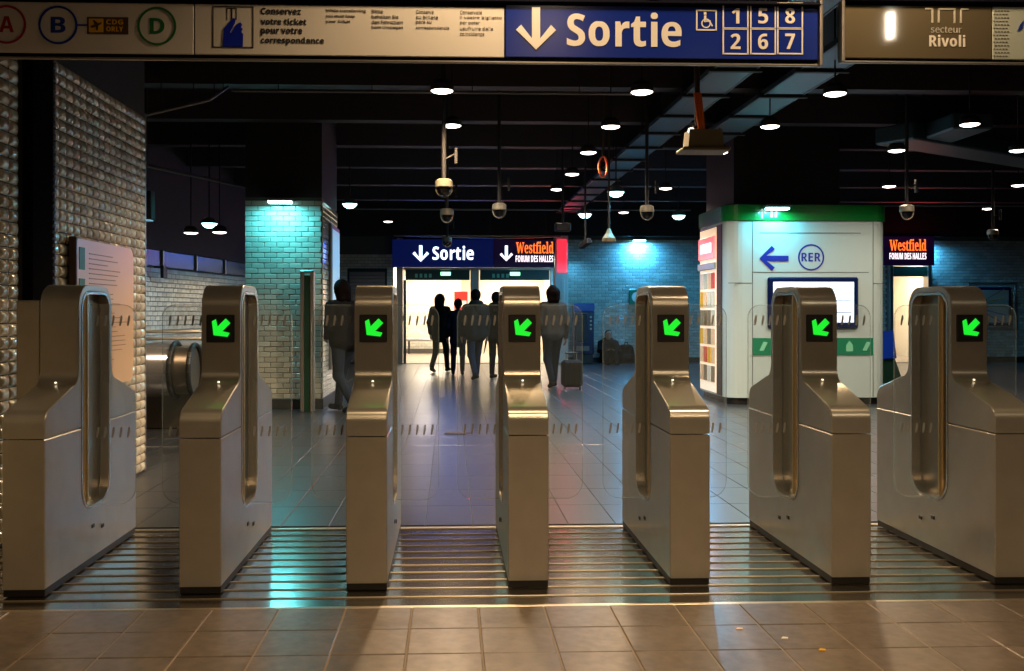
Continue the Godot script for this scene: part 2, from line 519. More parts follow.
func hall() -> void:
	slab("ceiling", -9.0, 17.4, CEIL, CEIL + 0.3, -4.3, 36.0, M.ceiling_paint)
	slab("wall_behind", -3.0, 17.4, 0.0, CEIL, -4.3, -4.0, M.dark_paint)
	slab("wall_right", 17.0, 17.3, 0.0, CEIL, -4.0, 36.0, M.dark_paint)
	slab("wall_far_left", -9.0, -8.7, 0.0, CEIL, 8.0, 36.0, M.dark_paint)
	slab("wall_left_return", -9.0, -2.95, 0.0, CEIL, 7.7, 8.0, M.dark_paint)
	# dark soffit over the studded wall
	slab("trim_1", -2.95, -2.55, 2.99, CEIL, -4.0, 8.12, M.dark_paint)
	# dark bulkhead over the far wall and above the exits
	slab("trim_2", -8.7, 17.0, 3.30, CEIL, 24.7, 25.3, M.dark_paint)
	# ceiling beams across the hall
	var k := 3
	for d in [7.2, 11.0, 13.0, 15.0, 17.2, 19.6, 22.2]:
		slab("trim_%d" % k, -8.7, 17.0, 3.92, CEIL, d, d + 0.22, M.beam_paint)
		k += 1
	# dark upper shafts of the two pillars
	slab("trim_%d" % k, -2.80, -1.76, 2.9, CEIL, 13.26, 15.0, M.dark_paint)
	slab("trim_%d" % (k + 1), 4.15, 5.72, 2.6, CEIL, 13.9, 15.4, M.dark_paint)

func floors() -> void:
	# grout beds
	var f := slab("floor", -9.0, 17.3, -0.3, -0.006, 5.95, 36.0, M.grout_dark)
	var n := slab("floor_near", -3.0, 17.3, -0.3, -0.004, -4.3, 4.345, M.grout_light)
	slab("floor_threshold", -3.0, 17.3, -0.3, -0.02, 4.345, 5.95, M.black)
	var flat := Basis(Vector3.RIGHT, -PI / 2)
	var tm := tile_mesh(0.290, 0.290, 0.03, 0.003)
	var places := []
	for i in range(-9, 40):
		for j in range(0, 28):
			var x := 0.275 + i * 0.2965
			var d := 4.335 - 0.1485 - j * 0.2965
			if d < -3.9: continue
			if x < -2.42: continue
			places.append(Transform3D(flat, Vector3(x, -0.03 + rng.randf_range(-0.0008, 0.0008), -d) - n.position))
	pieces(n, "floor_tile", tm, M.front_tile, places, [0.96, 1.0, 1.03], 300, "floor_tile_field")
	var tm2 := tile_mesh(0.294, 0.594, 0.03, 0.0025)
	places = []
	for i in range(-29, 57):
		for j in 32:
			var x := -0.005 + i * 0.2985
			var d := 6.0 + 0.298 + j * 0.5975
			if d > 24.8: continue
			places.append(Transform3D(flat, Vector3(x, -0.03 + rng.randf_range(-0.0002, 0.0002), -d) - f.position))
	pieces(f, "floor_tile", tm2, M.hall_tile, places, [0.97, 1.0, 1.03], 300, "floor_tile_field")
	slab("floor_corridor", -2.5, 16.0, -0.006, 0.004, 24.95, 35.5, M.corridor_floor)
	# steel threshold under the gates: ribbed plates in each lane, smooth plates under the gates
	var t := thing("gate_threshold", "brushed steel threshold with cross ribs under the row of gates", "threshold", Vector3(0.3, 0, -5.15))
	part(t, "front_trim", box_mesh(Vector3(6.4, 0.026, 0.03), 0.005), M.trim_steel, Vector3(0.3, -0.013, 0.80))
	part(t, "rear_trim", box_mesh(Vector3(6.4, 0.026, 0.03), 0.005), M.trim_steel, Vector3(0.3, -0.013, -0.785))
	var plate := box_mesh(Vector3(6.3, 0.03, 0.136), 0.003)
	var rib := box_mesh(Vector3(6.3, 0.012, 0.011), 0.003)
	for k in 11:
		var pl := part(t, "floor_plate", plate, M.plate_steel, Vector3(0.3, -0.0205, 0.713 - k * 0.1405))
		part(pl, "rib", rib, M.rib_steel, Vector3(0, 0.0145, -0.066))

# ------------------------------------------------------------------ brick faces
func brick_face(parent: Node3D, origin: Vector3, along: Vector3, face: Vector3, w: float, h: float, y0: float, bw: float, bh: float, places: Array) -> void:
	# running bond on a wall strip; origin = lower left corner of the face
	var b := Basis(along, Vector3.UP, face)
	var rows := int(h / bh)
	for r in rows:
		var x := -bw * 0.5 if r % 2 else 0.0
		while x < w - 0.01:
			var x0 := maxf(x, 0.0)
			var x1 := minf(x + bw, w)
			if x1 - x0 > bw * 0.3:
				var sc := Basis.from_scale(Vector3((x1 - x0) / bw, 1, 1))
				places.append(Transform3D(b * sc, origin + along * (x0 + x1) * 0.5 + Vector3.UP * (y0 + (r + 0.5) * bh) + face * rng.randf_range(-0.0015, 0.0015) - parent.position))
			x += bw

func brickwork() -> void:
	# the brick column
	var t := thing("brick_column", "pillar of glazed pale bricks lit cyan from above, behind the second and third gates", "column", Vector3(-2.28, 0, -14.1))
	part(t, "core", box_mesh(Vector3(1.04, 2.90, 1.70), 0.0), M.brick_joint, Vector3(0, 1.45, 0))
	var places := []
	brick_face(t, Vector3(-2.80, 0, -13.25), Vector3.RIGHT, Vector3.BACK, 1.04, 2.75, 0.14, 0.172, 0.0715, places)
	brick_face(t, Vector3(-1.76, 0, -13.25), Vector3.FORWARD, Vector3.RIGHT, 1.70, 2.75, 0.14, 0.172, 0.0715, places)
	pieces(t, "brick", tile_mesh(0.166, 0.066, 0.018, 0.006), M.brick_glaze, places, [0.85, 1.0, 1.1], 300, "brick_field")
	part(t, "skirting", box_mesh(Vector3(1.09, 0.14, 1.75), 0.006), M.black, Vector3(0, 0.07, 0))
	# framed light panel on the column's side
	var a := thing("wall_display", "tall framed panel on the side of the brick column", "panel", Vector3(-1.72, 1.55, -14.35))
	part(a, "frame", box_mesh(Vector3(0.05, 2.1, 0.95), 0.015), M.frame_metal)
	part(a, "screen_face", box_mesh(Vector3(0.012, 1.96, 0.83), 0.003), M.screen_dim, Vector3(0.026, 0, 0))
	# far walls
	var bm := tile_mesh(0.174, 0.073, 0.018, 0.007)
	var runs := [["wall_far_beige", -8.7, -1.48], ["wall_far_blue", 3.06, 11.55], ["wall_far_right", 12.72, 17.0]]
	for q in runs:
		var w := slab(q[0], q[1], q[2], 0.0, 3.30, 25.0, 25.3, M.brick_joint)
		places = []
		brick_face(w, Vector3(maxf(q[1], -5.0), 0, -25.0), Vector3.RIGHT, Vector3.BACK, q[2] - maxf(q[1], -5.0), 3.1 if q[0] != "wall_far_beige" else 2.72, 0.14, 0.18, 0.079, places)
		pieces(w, "brick", bm, M.brick_glaze, places, [0.86, 1.0, 1.1], 0, "brick_field")
		slab("baseboard_" + q[0].substr(5), q[1], q[2], 0.0, 0.14, 24.93, 25.0, M.black)
	# the slanting brick wall left of the column, with a window strip in it
	var o := Node3D.new()
	o.name = "wall_left_slanting"; o.set_meta("kind", "structure")
	add_child(o)
	var a0 := Vector3(-5.25, 0, -12.6); var a1 := Vector3(-4.05, 0, -22.0)
	var along := (a1 - a0).normalized()
	var face := along.cross(Vector3.UP) * -1.0
	if face.x < 0: face = -face
	o.position = a0
	var L := (a1 - a0).length()
	var bs := Basis(along, Vector3.UP, face)
	for s in [[0.0, 2.08, M.brick_joint], [2.36, CEIL, M.dark_paint]]:
		var c := part(o, "wall_core", box_mesh(Vector3(L, s[1] - s[0], 0.2), 0.0), s[2])
		c.transform = Transform3D(bs, along * L * 0.5 + Vector3.UP * (s[0] + s[1]) * 0.5 - face * 0.11)
	places = []
	brick_face(o, a0 - face * 0.01, along, face, L, 2.08, 0.0, 0.18, 0.079, places)
	pieces(o, "brick", bm, M.brick_glaze, places, [0.86, 1.0, 1.1], 0, "brick_field")
	var kk := 0
	for k in 6:
		var u := 0.8 + k * 1.45
		var g := part(o, "window_pane", box_mesh(Vector3(1.36, 0.26, 0.012), 0.002), M.window_glass)
		g.transform = Transform3D(bs, along * (u + 0.7) + Vector3.UP * 2.22 - face * 0.05)
		var p := part(o, "window_mullion", box_mesh(Vector3(0.05, 0.28, 0.08), 0.005), M.frame_metal)
		p.transform = Transform3D(bs, along * u + Vector3.UP * 2.22 - face * 0.05)

func mosaic() -> void:
	var w := Node3D.new()
	w.name = "wall_left"; w.set_meta("kind", "structure")
	add_child(w)
	w.position = Vector3(-2.75, 0, -2.1)
	part(w, "wall_core", box_mesh(Vector3(0.40, 2.99, 12.16), 0.0), M.mosaic_joint, Vector3(0, 1.495, -0.0 + 2.1 - 2.04))
	var b := Basis(Vector3.FORWARD, Vector3.UP, Vector3.RIGHT)
	var places := []
	for r in 40:
		for c in 160:
			var d := 8.10 - 0.059 - c * 0.1175
			if d < 3.0: break
			if d > 5.79 and d < 6.22: continue
			places.append(Transform3D(b * Basis(Vector3(0, 1, 0), rng.randf_range(-0.03, 0.03)) * Basis(Vector3(1, 0, 0), rng.randf_range(-0.03, 0.03)), Vector3(-2.548, 0.05 + r * 0.0735, -d) - w.position))
	pieces(w, "tile", dome_tile(0.112, 0.069, 0.020), M.mosaic_glaze, places, [0.8, 1.0, 1.15], 300, "tile_field")
	# end face of the wall
	part(w, "end_trim", box_mesh(Vector3(0.42, 2.99, 0.03), 0.006), M.frame_metal, Vector3(0, 1.495, -8.125 - w.position.z))
	# dark pilaster with a perforated edge strip
	var p := thing("dark_pilaster", "dark vertical channel between the two studded wall panels, with a perforated strip", "pilaster", Vector3(-2.517, 0, -6.0))
	part(p, "channel", box_mesh(Vector3(0.06, 2.99, 0.30), 0.008), M.black_matte, Vector3(0, 1.495, 0.03))
	part(p, "edge_strip", box_mesh(Vector3(0.05, 2.99, 0.055), 0.004), M.dark_paint, Vector3(-0.004, 1.495, -0.155))
	var stud := box_mesh(Vector3(0.012, 0.024, 0.03), 0.003)
	for k in 72:
		part(p, "stud", stud, M.pipe_grey, Vector3(0.024, 0.05 + k * 0.041, -0.155))
	# line board
	var s := thing("line_board", "cream notice board with green blocks and lines of print on the studded wall", "notice board", Vector3(-2.50, 1.31, -7.03))
	var poly := PackedVector2Array()
	var hw := 0.565; var hh := 0.51; var rr := 0.09
	for c in [[hw - rr, hh - rr, 0.0], [-hw + 0.02, hh - 0.02, 90.0], [-hw + 0.02, -hh + 0.02, 180.0], [hw - rr, -hh + rr, 270.0]]:
		var r2: float = rr if c[0] > 0 else 0.02
		for k in 7:
			var t := deg_to_rad(c[2] + k * 15.0)
			poly.append(Vector2(c[0] + cos(t) * r2, c[1] + sin(t) * r2))
	var turn := Basis(Vector3.FORWARD, Vector3.UP, Vector3.RIGHT)
	var g := Shape.new(); g.plate(poly, 0.03)
	part(s, "board", g.mesh(), M.paper).basis = turn
	part(s, "edge_frame", box_mesh(Vector3(0.05, 1.04, 0.025), 0.005), M.ink_brown, Vector3(0.005, 0, 0.575))
	for q in [[-0.49, 0.38, 0.10, 0.15], [-0.49, 0.17, 0.10, 0.15], [-0.40, -0.07, 0.30, 0.16]]:
		part(s, "green_block", box_mesh(Vector3(q[2], q[3], 0.004), 0.001), M.ink_green, Vector3(0.032, q[1], -q[0])).basis = turn
	var lr := RandomNumberGenerator.new(); lr.seed = 5
	for k in 26:
		var y := 0.42 - k * 0.034
		var x0 := -0.36 if k < 12 else -0.18
		if k > 20: x0 = -0.5
		var ln := lr.randf_range(0.25, 0.62)
		part(s, "print_line", box_mesh(Vector3(ln, 0.006, 0.003), 0.0), M.ink_tan, Vector3(0.0315, y, -(x0 + ln * 0.5))).basis = turn

# ------------------------------------------------------------------ far exits
func arrow_down(w: float, h: float, s: float, d: float) -> ArrayMesh:
	# a downward arrow: shaft and two barbs, tip at the origin
	var g := Shape.new()
	var q := w * 0.5
	g.plate(PackedVector2Array([Vector2(0, 0), Vector2(q, q * 0.98), Vector2(q - s * 0.62, q * 0.98 + s * 0.62), Vector2(s * 0.5, s * 1.35), Vector2(s * 0.5, h), Vector2(-s * 0.5, h), Vector2(-s * 0.5, s * 1.35), Vector2(-q + s * 0.62, q * 0.98 + s * 0.62), Vector2(-q, q * 0.98)]), d)
	return g.mesh()

func exits() -> void:
	# side jambs and mid post of the main exit
	var t := thing("exit_portal", "grey framed exit portal with green emergency strips under the lit blue sign", "doorway", Vector3(0.75, 0, -25.0))
	part(t, "jamb", box_mesh(Vector3(0.16, 3.25, 0.30), 0.01), M.frame_metal, Vector3(-2.05, 1.62, 0))
	part(t, "jamb", box_mesh(Vector3(0.10, 2.5, 0.26), 0.01), M.frame_metal, Vector3(1.90, 1.25, 0))
	part(t, "post", box_mesh(Vector3(0.22, 2.46, 0.26), 0.01), M.frame_metal, Vector3(-0.11, 1.23, 0))
	part(t, "door_edge", box_mesh(Vector3(0.07, 2.16, 0.08), 0.006), M.dark_paint, Vector3(-1.92, 1.08, 0.05))
	part(t, "lintel", box_mesh(Vector3(3.85, 0.06, 0.26), 0.008), M.frame_metal, Vector3(-0.03, 2.45, 0))
	for q in [[-1.07, 1.66], [0.93, 1.80]]:
		var s := part(t, "emergency_strip", box_mesh(Vector3(q[1], 0.26, 0.18), 0.006), M.green_dark, Vector3(q[0], 2.29, 0.03))
		part(s, "exit_lamp", box_mesh(Vector3(0.26, 0.09, 0.03), 0.006), M.exit_led, Vector3(0.1 - 0.1 * q[0], 0.03, 0.10))
		for k in 4:
			part(s, "pictogram", box_mesh(Vector3(0.07, 0.10, 0.008), 0.002), M.green_pale, Vector3(-0.55 + k * 0.12, -0.02, 0.092))
	# the lit sign over it
	var g := thing("exit_sign", "lit dark blue exit sign with white lettering and an orange shop name", "sign", Vector3(0.62, 2.84, -24.75))
	part(g, "panel", box_mesh(Vector3(2.60, 0.72, 0.14), 0.01), M.sign_backlit_blue, Vector3(-0.80, 0, 0))
	part(g, "panel", box_mesh(Vector3(1.58, 0.72, 0.14), 0.01), M.sign_backlit_violet, Vector3(1.29, 0, 0))
	var z := 0.071
	part(g, "arrow", arrow_down(0.42, 0.42, 0.085, 0.01), M.sign_letters, Vector3(-1.37, -0.22, z))
	text(g, "lettering", "Sortie", bold, Rect2(-1.07, -0.17, 1.06, 0.36), z, M.sign_letters)
	part(g, "arrow", arrow_down(0.34, 0.40, 0.075, 0.01), M.sign_letters, Vector3(0.83, -0.20, z))
	text(g, "lettering", "Westfield", serif, Rect2(1.08, 0.00, 0.97, 0.31), z, M.neon_orange)
	text(g, "lettering", "FORUM DES HALLES", bold, Rect2(1.07, -0.22, 0.97, 0.165), z, M.neon_white)
	area(g, Vector3(-0.6, 0, 0.12), Vector2(2.2, 0.5), Color(0.25, 0.45, 1.0), 1.3, Vector3.BACK)
	area(g, Vector3(1.55, 0.1, 0.12), Vector2(1.0, 0.4), Color(1.0, 0.25, 0.2), 0.7, Vector3.BACK)
	# red lit pillar at its right end
	var p := thing("lit_pillar", "pillar with a glowing red panel at the right end of the exit sign", "pillar", Vector3(2.88, 0, -24.85))
	part(p, "core", box_mesh(Vector3(0.34, 3.3, 0.3), 0.01), M.sign_white, Vector3(0, 1.65, 0))
	part(p, "light_panel", box_mesh(Vector3(0.26, 0.86, 0.03), 0.008), M.neon_red, Vector3(0.01, 2.78, 0.16))
	part(p, "light_panel", box_mesh(Vector3(0.10, 1.9, 0.03), 0.008), M.sign_white, Vector3(0.03, 1.25, 0.16))
	area(p, Vector3(0.0, 2.78, 0.2), Vector2(0.26, 0.86), Color(1.0, 0.12, 0.3), 0.7, Vector3.BACK)
	# bright corridor beyond
	var places := []
	var bm := tile_mesh(0.174, 0.073, 0.018, 0.007)
	slab("wall_corridor_left", -1.75, -1.55, 0.0, 2.9, 25.3, 31.2, M.corridor_white)
	slab("wall_corridor_right", 3.3, 3.5, 0.0, 2.9, 25.3, 34.0, M.corridor_white)
	slab("wall_corridor_end", -1.75, 3.5, 0.0, 2.9, 34.0, 34.2, M.corridor_white)
	slab("ceiling_corridor", -1.75, 3.5, 2.9, 3.0, 25.3, 34.2, M.corridor_white)
	var w := slab("wall_corridor_brick", -1.55, 0.15, 0.0, 2.9, 31.0, 31.2, M.corridor_joint)
	brick_face(w, Vector3(-1.55, 0, -31.0), Vector3.RIGHT, Vector3.BACK, 1.7, 2.75, 0.14, 0.18, 0.079, places)
	pieces(w, "brick", bm, M.corridor_white, places, [0.86, 1.0], 0, "brick_field")
	slab("wall_corridor_return", 0.15, 0.35, 0.0, 2.9, 31.0, 34.0, M.corridor_white)
	var r := thing("red_poster", "small red poster on the corridor wall beyond the exit", "poster", Vector3(0.34, 1.66, -29.9))
	part(r, "board", box_mesh(Vector3(0.42, 0.62, 0.05), 0.008), M.red_poster)
	part(r, "stand_post", box_mesh(Vector3(0.05, 1.36, 0.04), 0.006), M.frame_metal, Vector3(0, -0.98, 0))
	part(r, "print_band", box_mesh(Vector3(0.34, 0.20, 0.004), 0.001), M.sign_white, Vector3(0, -0.08, 0.026))
	var bench := thing("corridor_bench", "low bench with a rail against the bright corridor wall", "bench", Vector3(-0.75, 0, -30.6))
	part(bench, "seat", box_mesh(Vector3(1.3, 0.06, 0.4), 0.01), M.frame_metal, Vector3(0, 0.44, 0))
	for x in [-0.55, 0.55]: part(bench, "leg", box_mesh(Vector3(0.05, 0.42, 0.3), 0.006), M.dark_paint, Vector3(x, 0.21, 0))
	for q in [[-0.6, 27.2, "near the brick end wall side, first"], [2.2, 27.2, "right side, nearest the doorway"], [-0.6, 29.6, "left side, over the bench"], [2.2, 29.8, "right side, second from the doorway"], [2.2, 32.4, "right side, farthest from the doorway"]]:
		var l := thing("ceiling_panel_lamp", "bright panel lamp in the exit corridor ceiling, " + q[2], "light", Vector3(q[0], 2.88, -q[1]), "corridor ceiling panels")
		part(l, "lamp_frame", box_mesh(Vector3(0.64, 0.03, 0.64), 0.006), M.frame_metal)
		part(l, "lamp_lens", box_mesh(Vector3(0.58, 0.02, 0.58), 0.004), M.lamp_white, Vector3(0, -0.012, 0))
		area(l, Vector3(0, -0.03, 0), Vector2(0.56, 0.56), Color(1.0, 0.95, 0.88), 10.0, Vector3.DOWN)
	# the second exit, at the right behind the kiosk
	var t2 := thing("exit_portal", "narrow grey exit portal right of the kiosk under an orange shop name", "doorway", Vector3(12.15, 0, -25.0))
	for x in [-0.53, 0.50]: part(t2, "jamb", box_mesh(Vector3(0.10, 2.6, 0.3), 0.008), M.frame_metal, Vector3(x, 1.3, 0))
	part(t2, "emergency_strip", box_mesh(Vector3(0.94, 0.26, 0.2), 0.006), M.green_dark, Vector3(-0.02, 2.40, 0))
	var g2 := thing("exit_sign", "lit violet sign with an orange shop name right of the kiosk", "sign", Vector3(12.0, 2.93, -24.75))
	part(g2, "panel", box_mesh(Vector3(1.36, 0.76, 0.14), 0.01), M.sign_backlit_violet)
	text(g2, "lettering", "Westfield", serif, Rect2(-0.52, 0.0, 0.98, 0.31), z, M.neon_orange)
	text(g2, "lettering", "FORUM DES HALLES", bold, Rect2(-0.52, -0.22, 0.98, 0.165), z, M.neon_white)
	area(g2, Vector3(0, 0.0, 0.12), Vector2(1.0, 0.5), Color(1.0, 0.2, 0.25), 2.0, Vector3(0, 0.5, 1).normalized())
	slab("wall_passage_left", 11.35, 11.55, 0.0, 2.9, 25.3, 29.2, M.corridor_white)
	slab("wall_passage_right", 13.6, 13.8, 0.0, 2.9, 25.3, 29.2, M.corridor_white)
	slab("ceiling_passage", 11.35, 13.8, 2.9, 3.0, 25.3, 29.2, M.corridor_white)
	var w2 := slab("wall_passage_end", 11.55, 13.6, 0.0, 2.9, 29.0, 29.2, M.corridor_joint)
	places = []
	brick_face(w2, Vector3(11.55, 0, -29.0), Vector3.RIGHT, Vector3.BACK, 2.05, 2.75, 0.14, 0.18, 0.079, places)
	pieces(w2, "brick", bm, M.corridor_white, places, [0.86, 1.0], 0, "brick_field")
	var l2 := thing("ceiling_panel_lamp", "bright panel lamp in the passage right of the kiosk", "light", Vector3(12.6, 2.88, -27.2), "corridor ceiling panels")
	part(l2, "lamp_frame", box_mesh(Vector3(0.64, 0.03, 0.64), 0.006), M.frame_metal)
	part(l2, "lamp_lens", box_mesh(Vector3(0.58, 0.02, 0.58), 0.004), M.lamp_white, Vector3(0, -0.012, 0))
	area(l2, Vector3(0, -0.03, 0), Vector2(0.56, 0.56), Color(1.0, 0.92, 0.80), 8.0, Vector3.DOWN)

# ------------------------------------------------------------------ kiosk
func kiosk() -> void:
	var t := thing("station_kiosk", "white kiosk with a green top band, line sign and screen, behind the sixth gate", "kiosk", Vector3(5.12, 0, -14.3))
	# plan: rounded front corners, sides running back
	var plan := func(grow: float) -> PackedVector2Array:
		var p := PackedVector2Array()
		var x0 := -1.16 - grow; var x1 := 1.19 + grow; var zf := 0.70 + grow; var zb := -0.75
		var r := 0.22 + grow
		for k in 7:
			var a := PI - k * PI / 12
			p.append(Vector2(x0 + r + cos(a) * r, -(zf - r + sin(a) * r)))
		for k in 7:
			var a := PI / 2 - k * PI / 12
			p.append(Vector2(x1 - r + cos(a) * r, -(zf - r + sin(a) * r)))
		p.append(Vector2(x1, -zb)); p.append(Vector2(x0, -zb))
		return p
	var up := Basis(Vector3.RIGHT, -PI / 2) * Basis(Vector3(1, 0, 0), 0)
	for q in [["plinth", -0.05, 0.0, 0.10, M.black], ["body", 0.0, 0.10, 2.55, M.kiosk_white], ["top_band", 0.025, 2.64, 0.225, M.green_band], ["roof", -0.03, 2.86, 0.03, M.dark_paint]]:
		var g := Shape.new()
		g.plate(plan.call(q[1]), q[3])
		# polygon y runs to -z, extrusion runs up
		var o := part(t, q[0], g.mesh(), q[4])
		o.basis = Basis(Vector3.RIGHT, Vector3.FORWARD, Vector3.UP)
		o.position = Vector3(0, q[2], 0)
	var zf := 0.703
	# seams between the front panels
	for q in [[-0.79, 1.37, 0.008, 2.52], [0.965, 1.37, 0.008, 2.52]]:
		part(t, "panel_seam", box_mesh(Vector3(q[2], q[3], 0.008), 0.0), M.kiosk_seam, Vector3(q[0], q[1], zf - 0.003))
	for q in [[0.05, 2.465, 1.47, 0.010], [0.05, 1.90, 1.70, 0.008], [-0.97, 1.745, 0.34, 0.008], [1.06, 1.74, 0.2, 0.008], [0.05, 0.70, 1.76, 0.006]]:
		part(t, "panel_seam", box_mesh(Vector3(q[2], q[3], 0.008), 0.0), M.kiosk_seam, Vector3(q[0], q[1], zf - 0.003))
	# arrow to the left and the ringed letters
	var a := part(t, "arrow", arrow_down(0.36, 0.42, 0.075, 0.006), M.ink_kiosk, Vector3(-0.69, 2.10, zf))
	a.rotation = Vector3(0, 0, -PI / 2)
	ring(t, Vector3(0.06, 2.115, zf), 0.19, 0.022, M.ink_kiosk)
	text(t, "lettering", "RER", bold, Rect2(-0.08, 2.055, 0.28, 0.125), zf, M.ink_kiosk)
	# screen
	var f := part(t, "screen_frame", box_mesh(Vector3(1.32, 0.74, 0.05), 0.03), M.blue_dark, Vector3(0.08, 1.46, zf + 0.02))
	part(f, "screen_face", box_mesh(Vector3(1.17, 0.58, 0.006), 0.002), M.screen_white, Vector3(0, 0.01, 0.026))
	for k in 3: part(f, "screen_row", box_mesh(Vector3(1.1, 0.012, 0.002), 0.0), M.screen_line, Vector3(0, 0.20 - k * 0.17, 0.030))
	area(t, Vector3(0.08, 1.46, zf + 0.06), Vector2(1.15, 0.56), Color(0.75, 0.88, 1.0), 0.8, Vector3.BACK)
	# green pictogram strip
	var s := part(t, "green_strip", box_mesh(Vector3(1.755, 0.245, 0.008), 0.002), M.green_strip, Vector3(0.088, 0.835, zf))
	for k in 7:
		if k == 2 or k == 3: continue
		var pg := Shape.new()
		if k % 2: pg.plate(PackedVector2Array([Vector2(-0.05, -0.07), Vector2(0.05, -0.07), Vector2(0.05, 0.02), Vector2(0, 0.08), Vector2(-0.05, 0.02)]), 0.004)
		else: pg.plate(PackedVector2Array([Vector2(-0.06, -0.06), Vector2(0.0, -0.06), Vector2(0.06, 0.06), Vector2(0.0, 0.07)]), 0.004)
		part(s, "pictogram", pg.mesh(), M.green_pale, Vector3(-0.72 + k * 0.25, 0, 0.004))
	# white arrow and lift mark on the top band
	var up_arrow := part(t, "arrow", arrow_down(0.13, 0.14, 0.025, 0.004), M.ink_white, Vector3(-0.66, 2.81, 0.727))
	up_arrow.rotation = Vector3(0, 0, PI)
	for x in [-0.52, -0.46]: part(t, "pictogram", box_mesh(Vector3(0.035, 0.11, 0.006), 0.001), M.ink_white, Vector3(x, 2.74, 0.727))
	# the open left side: recess, shop panel, red head sign and magazines
	part(t, "recess", box_mesh(Vector3(0.02, 2.5, 0.26), 0.0), M.black, Vector3(-1.162, 1.36, 0.34))
	part(t, "side_window", box_mesh(Vector3(0.02, 2.46, 0.90), 0.0), M.shop_front, Vector3(-1.164, 1.36, -0.27))
	var h := part(t, "shop_sign", box_mesh(Vector3(0.05, 0.34, 0.88), 0.01), M.neon_red, Vector3(-1.18, 2.30, -0.27))
	part(h, "lettering_bar", box_mesh(Vector3(0.01, 0.14, 0.6), 0.002), M.neon_white, Vector3(-0.028, 0, 0))
	part(t, "awning", box_mesh(Vector3(0.06, 0.10, 0.9), 0.01), M.kiosk_white, Vector3(-1.185, 2.02, -0.27))
	var mg := RandomNumberGenerator.new(); mg.seed = 9
	for r in 6:
		for c in 4:
			var col: Material = [M.paper, M.sign_white, M.red_poster, M.ink_yellow, M.sign_pale, M.box_beige][mg.randi() % 6]
			part(t, "magazine", box_mesh(Vector3(0.012, 0.24, 0.17), 0.002), col, Vector3(-1.182, 0.40 + r * 0.28, -0.60 + c * 0.215))

func ring(parent: Node3D, at: Vector3, r: float, w: float, m: Material, called := "ring") -> void:
	var g := Shape.new()
	var k := 40
	for i in k:
		var a0 := TAU * i / k; var a1 := TAU * (i + 1) / k
		var p := [Vector2(cos(a0), sin(a0)) * (r - w), Vector2(cos(a1), sin(a1)) * (r - w), Vector2(cos(a1), sin(a1)) * r, Vector2(cos(a0), sin(a0)) * r]
		g.plate(PackedVector2Array(p), 0.003)
	part(parent, called, g.mesh(), m, at)

# ------------------------------------------------------------------ ticket gates
func inset(poly: PackedVector2Array, b: float, cut: float) -> PackedVector2Array:
	# miter inset; edges lying on x = cut are not moved
	var n := poly.size()
	var s := -1.0 if Geometry2D.is_polygon_clockwise(poly) else 1.0
	var out := PackedVector2Array()
	for i in n:
		var p := poly[(i + n - 1) % n]; var q := poly[i]; var r := poly[(i + 1) % n]
		var e1 := (q - p).normalized(); var e2 := (r - q).normalized()
		var n1 := Vector2(-e1.y, e1.x) * s; var n2 := Vector2(-e2.y, e2.x) * s
		var b1 := 0.0 if absf(p.x - cut) < 1e-5 and absf(q.x - cut) < 1e-5 else b
		var b2 := 0.0 if absf(r.x - cut) < 1e-5 and absf(q.x - cut) < 1e-5 else b
		var a := q + n1 * b1; var c := q + n2 * b2
		var x := e1.cross(e2)
		if absf(x) < 1e-4:
			out.append((a + c) * 0.5)
		else:
			out.append(a + e1 * ((c - a).cross(e2) / x))
	return out

func profile_mesh(poly: PackedVector2Array, w: float, b: float, cut: float) -> ArrayMesh:
	# side profile (x = distance back from the front, y = height) given width w in x, with a small chamfer
	var g := Shape.new()
	var inn := inset(poly, b, cut)
	var n := poly.size()
	var cw := Geometry2D.is_polygon_clockwise(poly)
	var h := w * 0.5
	var P := func(p: Vector2, x: float) -> Vector3: return Vector3(x, p.y, -p.x)
	var t := Geometry2D.triangulate_polygon(inn)
	for i in range(0, t.size(), 3):
		for sg in [-1.0, 1.0]:
			var nn := Vector3(sg, 0, 0)
			g.tri(P.call(inn[t[i]], h * sg), P.call(inn[t[i + 1]], h * sg), P.call(inn[t[i + 2]], h * sg), nn, nn, nn)
	g.lay = 1
	var en := []
	for i in n:
		var e := poly[(i + 1) % n] - poly[i]
		var o := Vector2(e.y, -e.x).normalized() * (-1.0 if cw else 1.0)
		en.append(o)
	for i in n:
		var a := poly[i]; var c := poly[(i + 1) % n]
		if absf(a.x - cut) < 1e-5 and absf(c.x - cut) < 1e-5: continue
		var m: Vector2 = en[i]
		var m0: Vector2 = en[(i + n - 1) % n]; var m1: Vector2 = en[(i + 1) % n]
		var na := (m + m0).normalized() if m.dot(m0) > 0.8 else m
		var nc := (m + m1).normalized() if m.dot(m1) > 0.8 else m
		var na3 := Vector3(0, na.y, -na.x); var nc3 := Vector3(0, nc.y, -nc.x)
		var k := h - b
		g.quad_n(P.call(a, -k), P.call(a, k), P.call(c, k), P.call(c, -k), na3, na3, nc3, nc3)
		for sg in [-1.0, 1.0]:
			var s3 := Vector3(sg, 0, 0)
			var A := (na3 + s3).normalized(); var C := (nc3 + s3).normalized()
			g.quad_n(P.call(a, k * sg), P.call(c, k * sg), P.call(inn[(i + 1) % n], h * sg), P.call(inn[i], h * sg), A, C, C, A)
	return g.mesh()

const GL := 1.30      # gate length
const MID := 0.65

func arc(out: PackedVector2Array, c: Vector2, r: float, a0: float, a1: float, k: int) -> void:
	for i in k + 1:
		var a := deg_to_rad(lerpf(a0, a1, float(i) / k))
		out.append(c + Vector2(cos(a), sin(a)) * r)

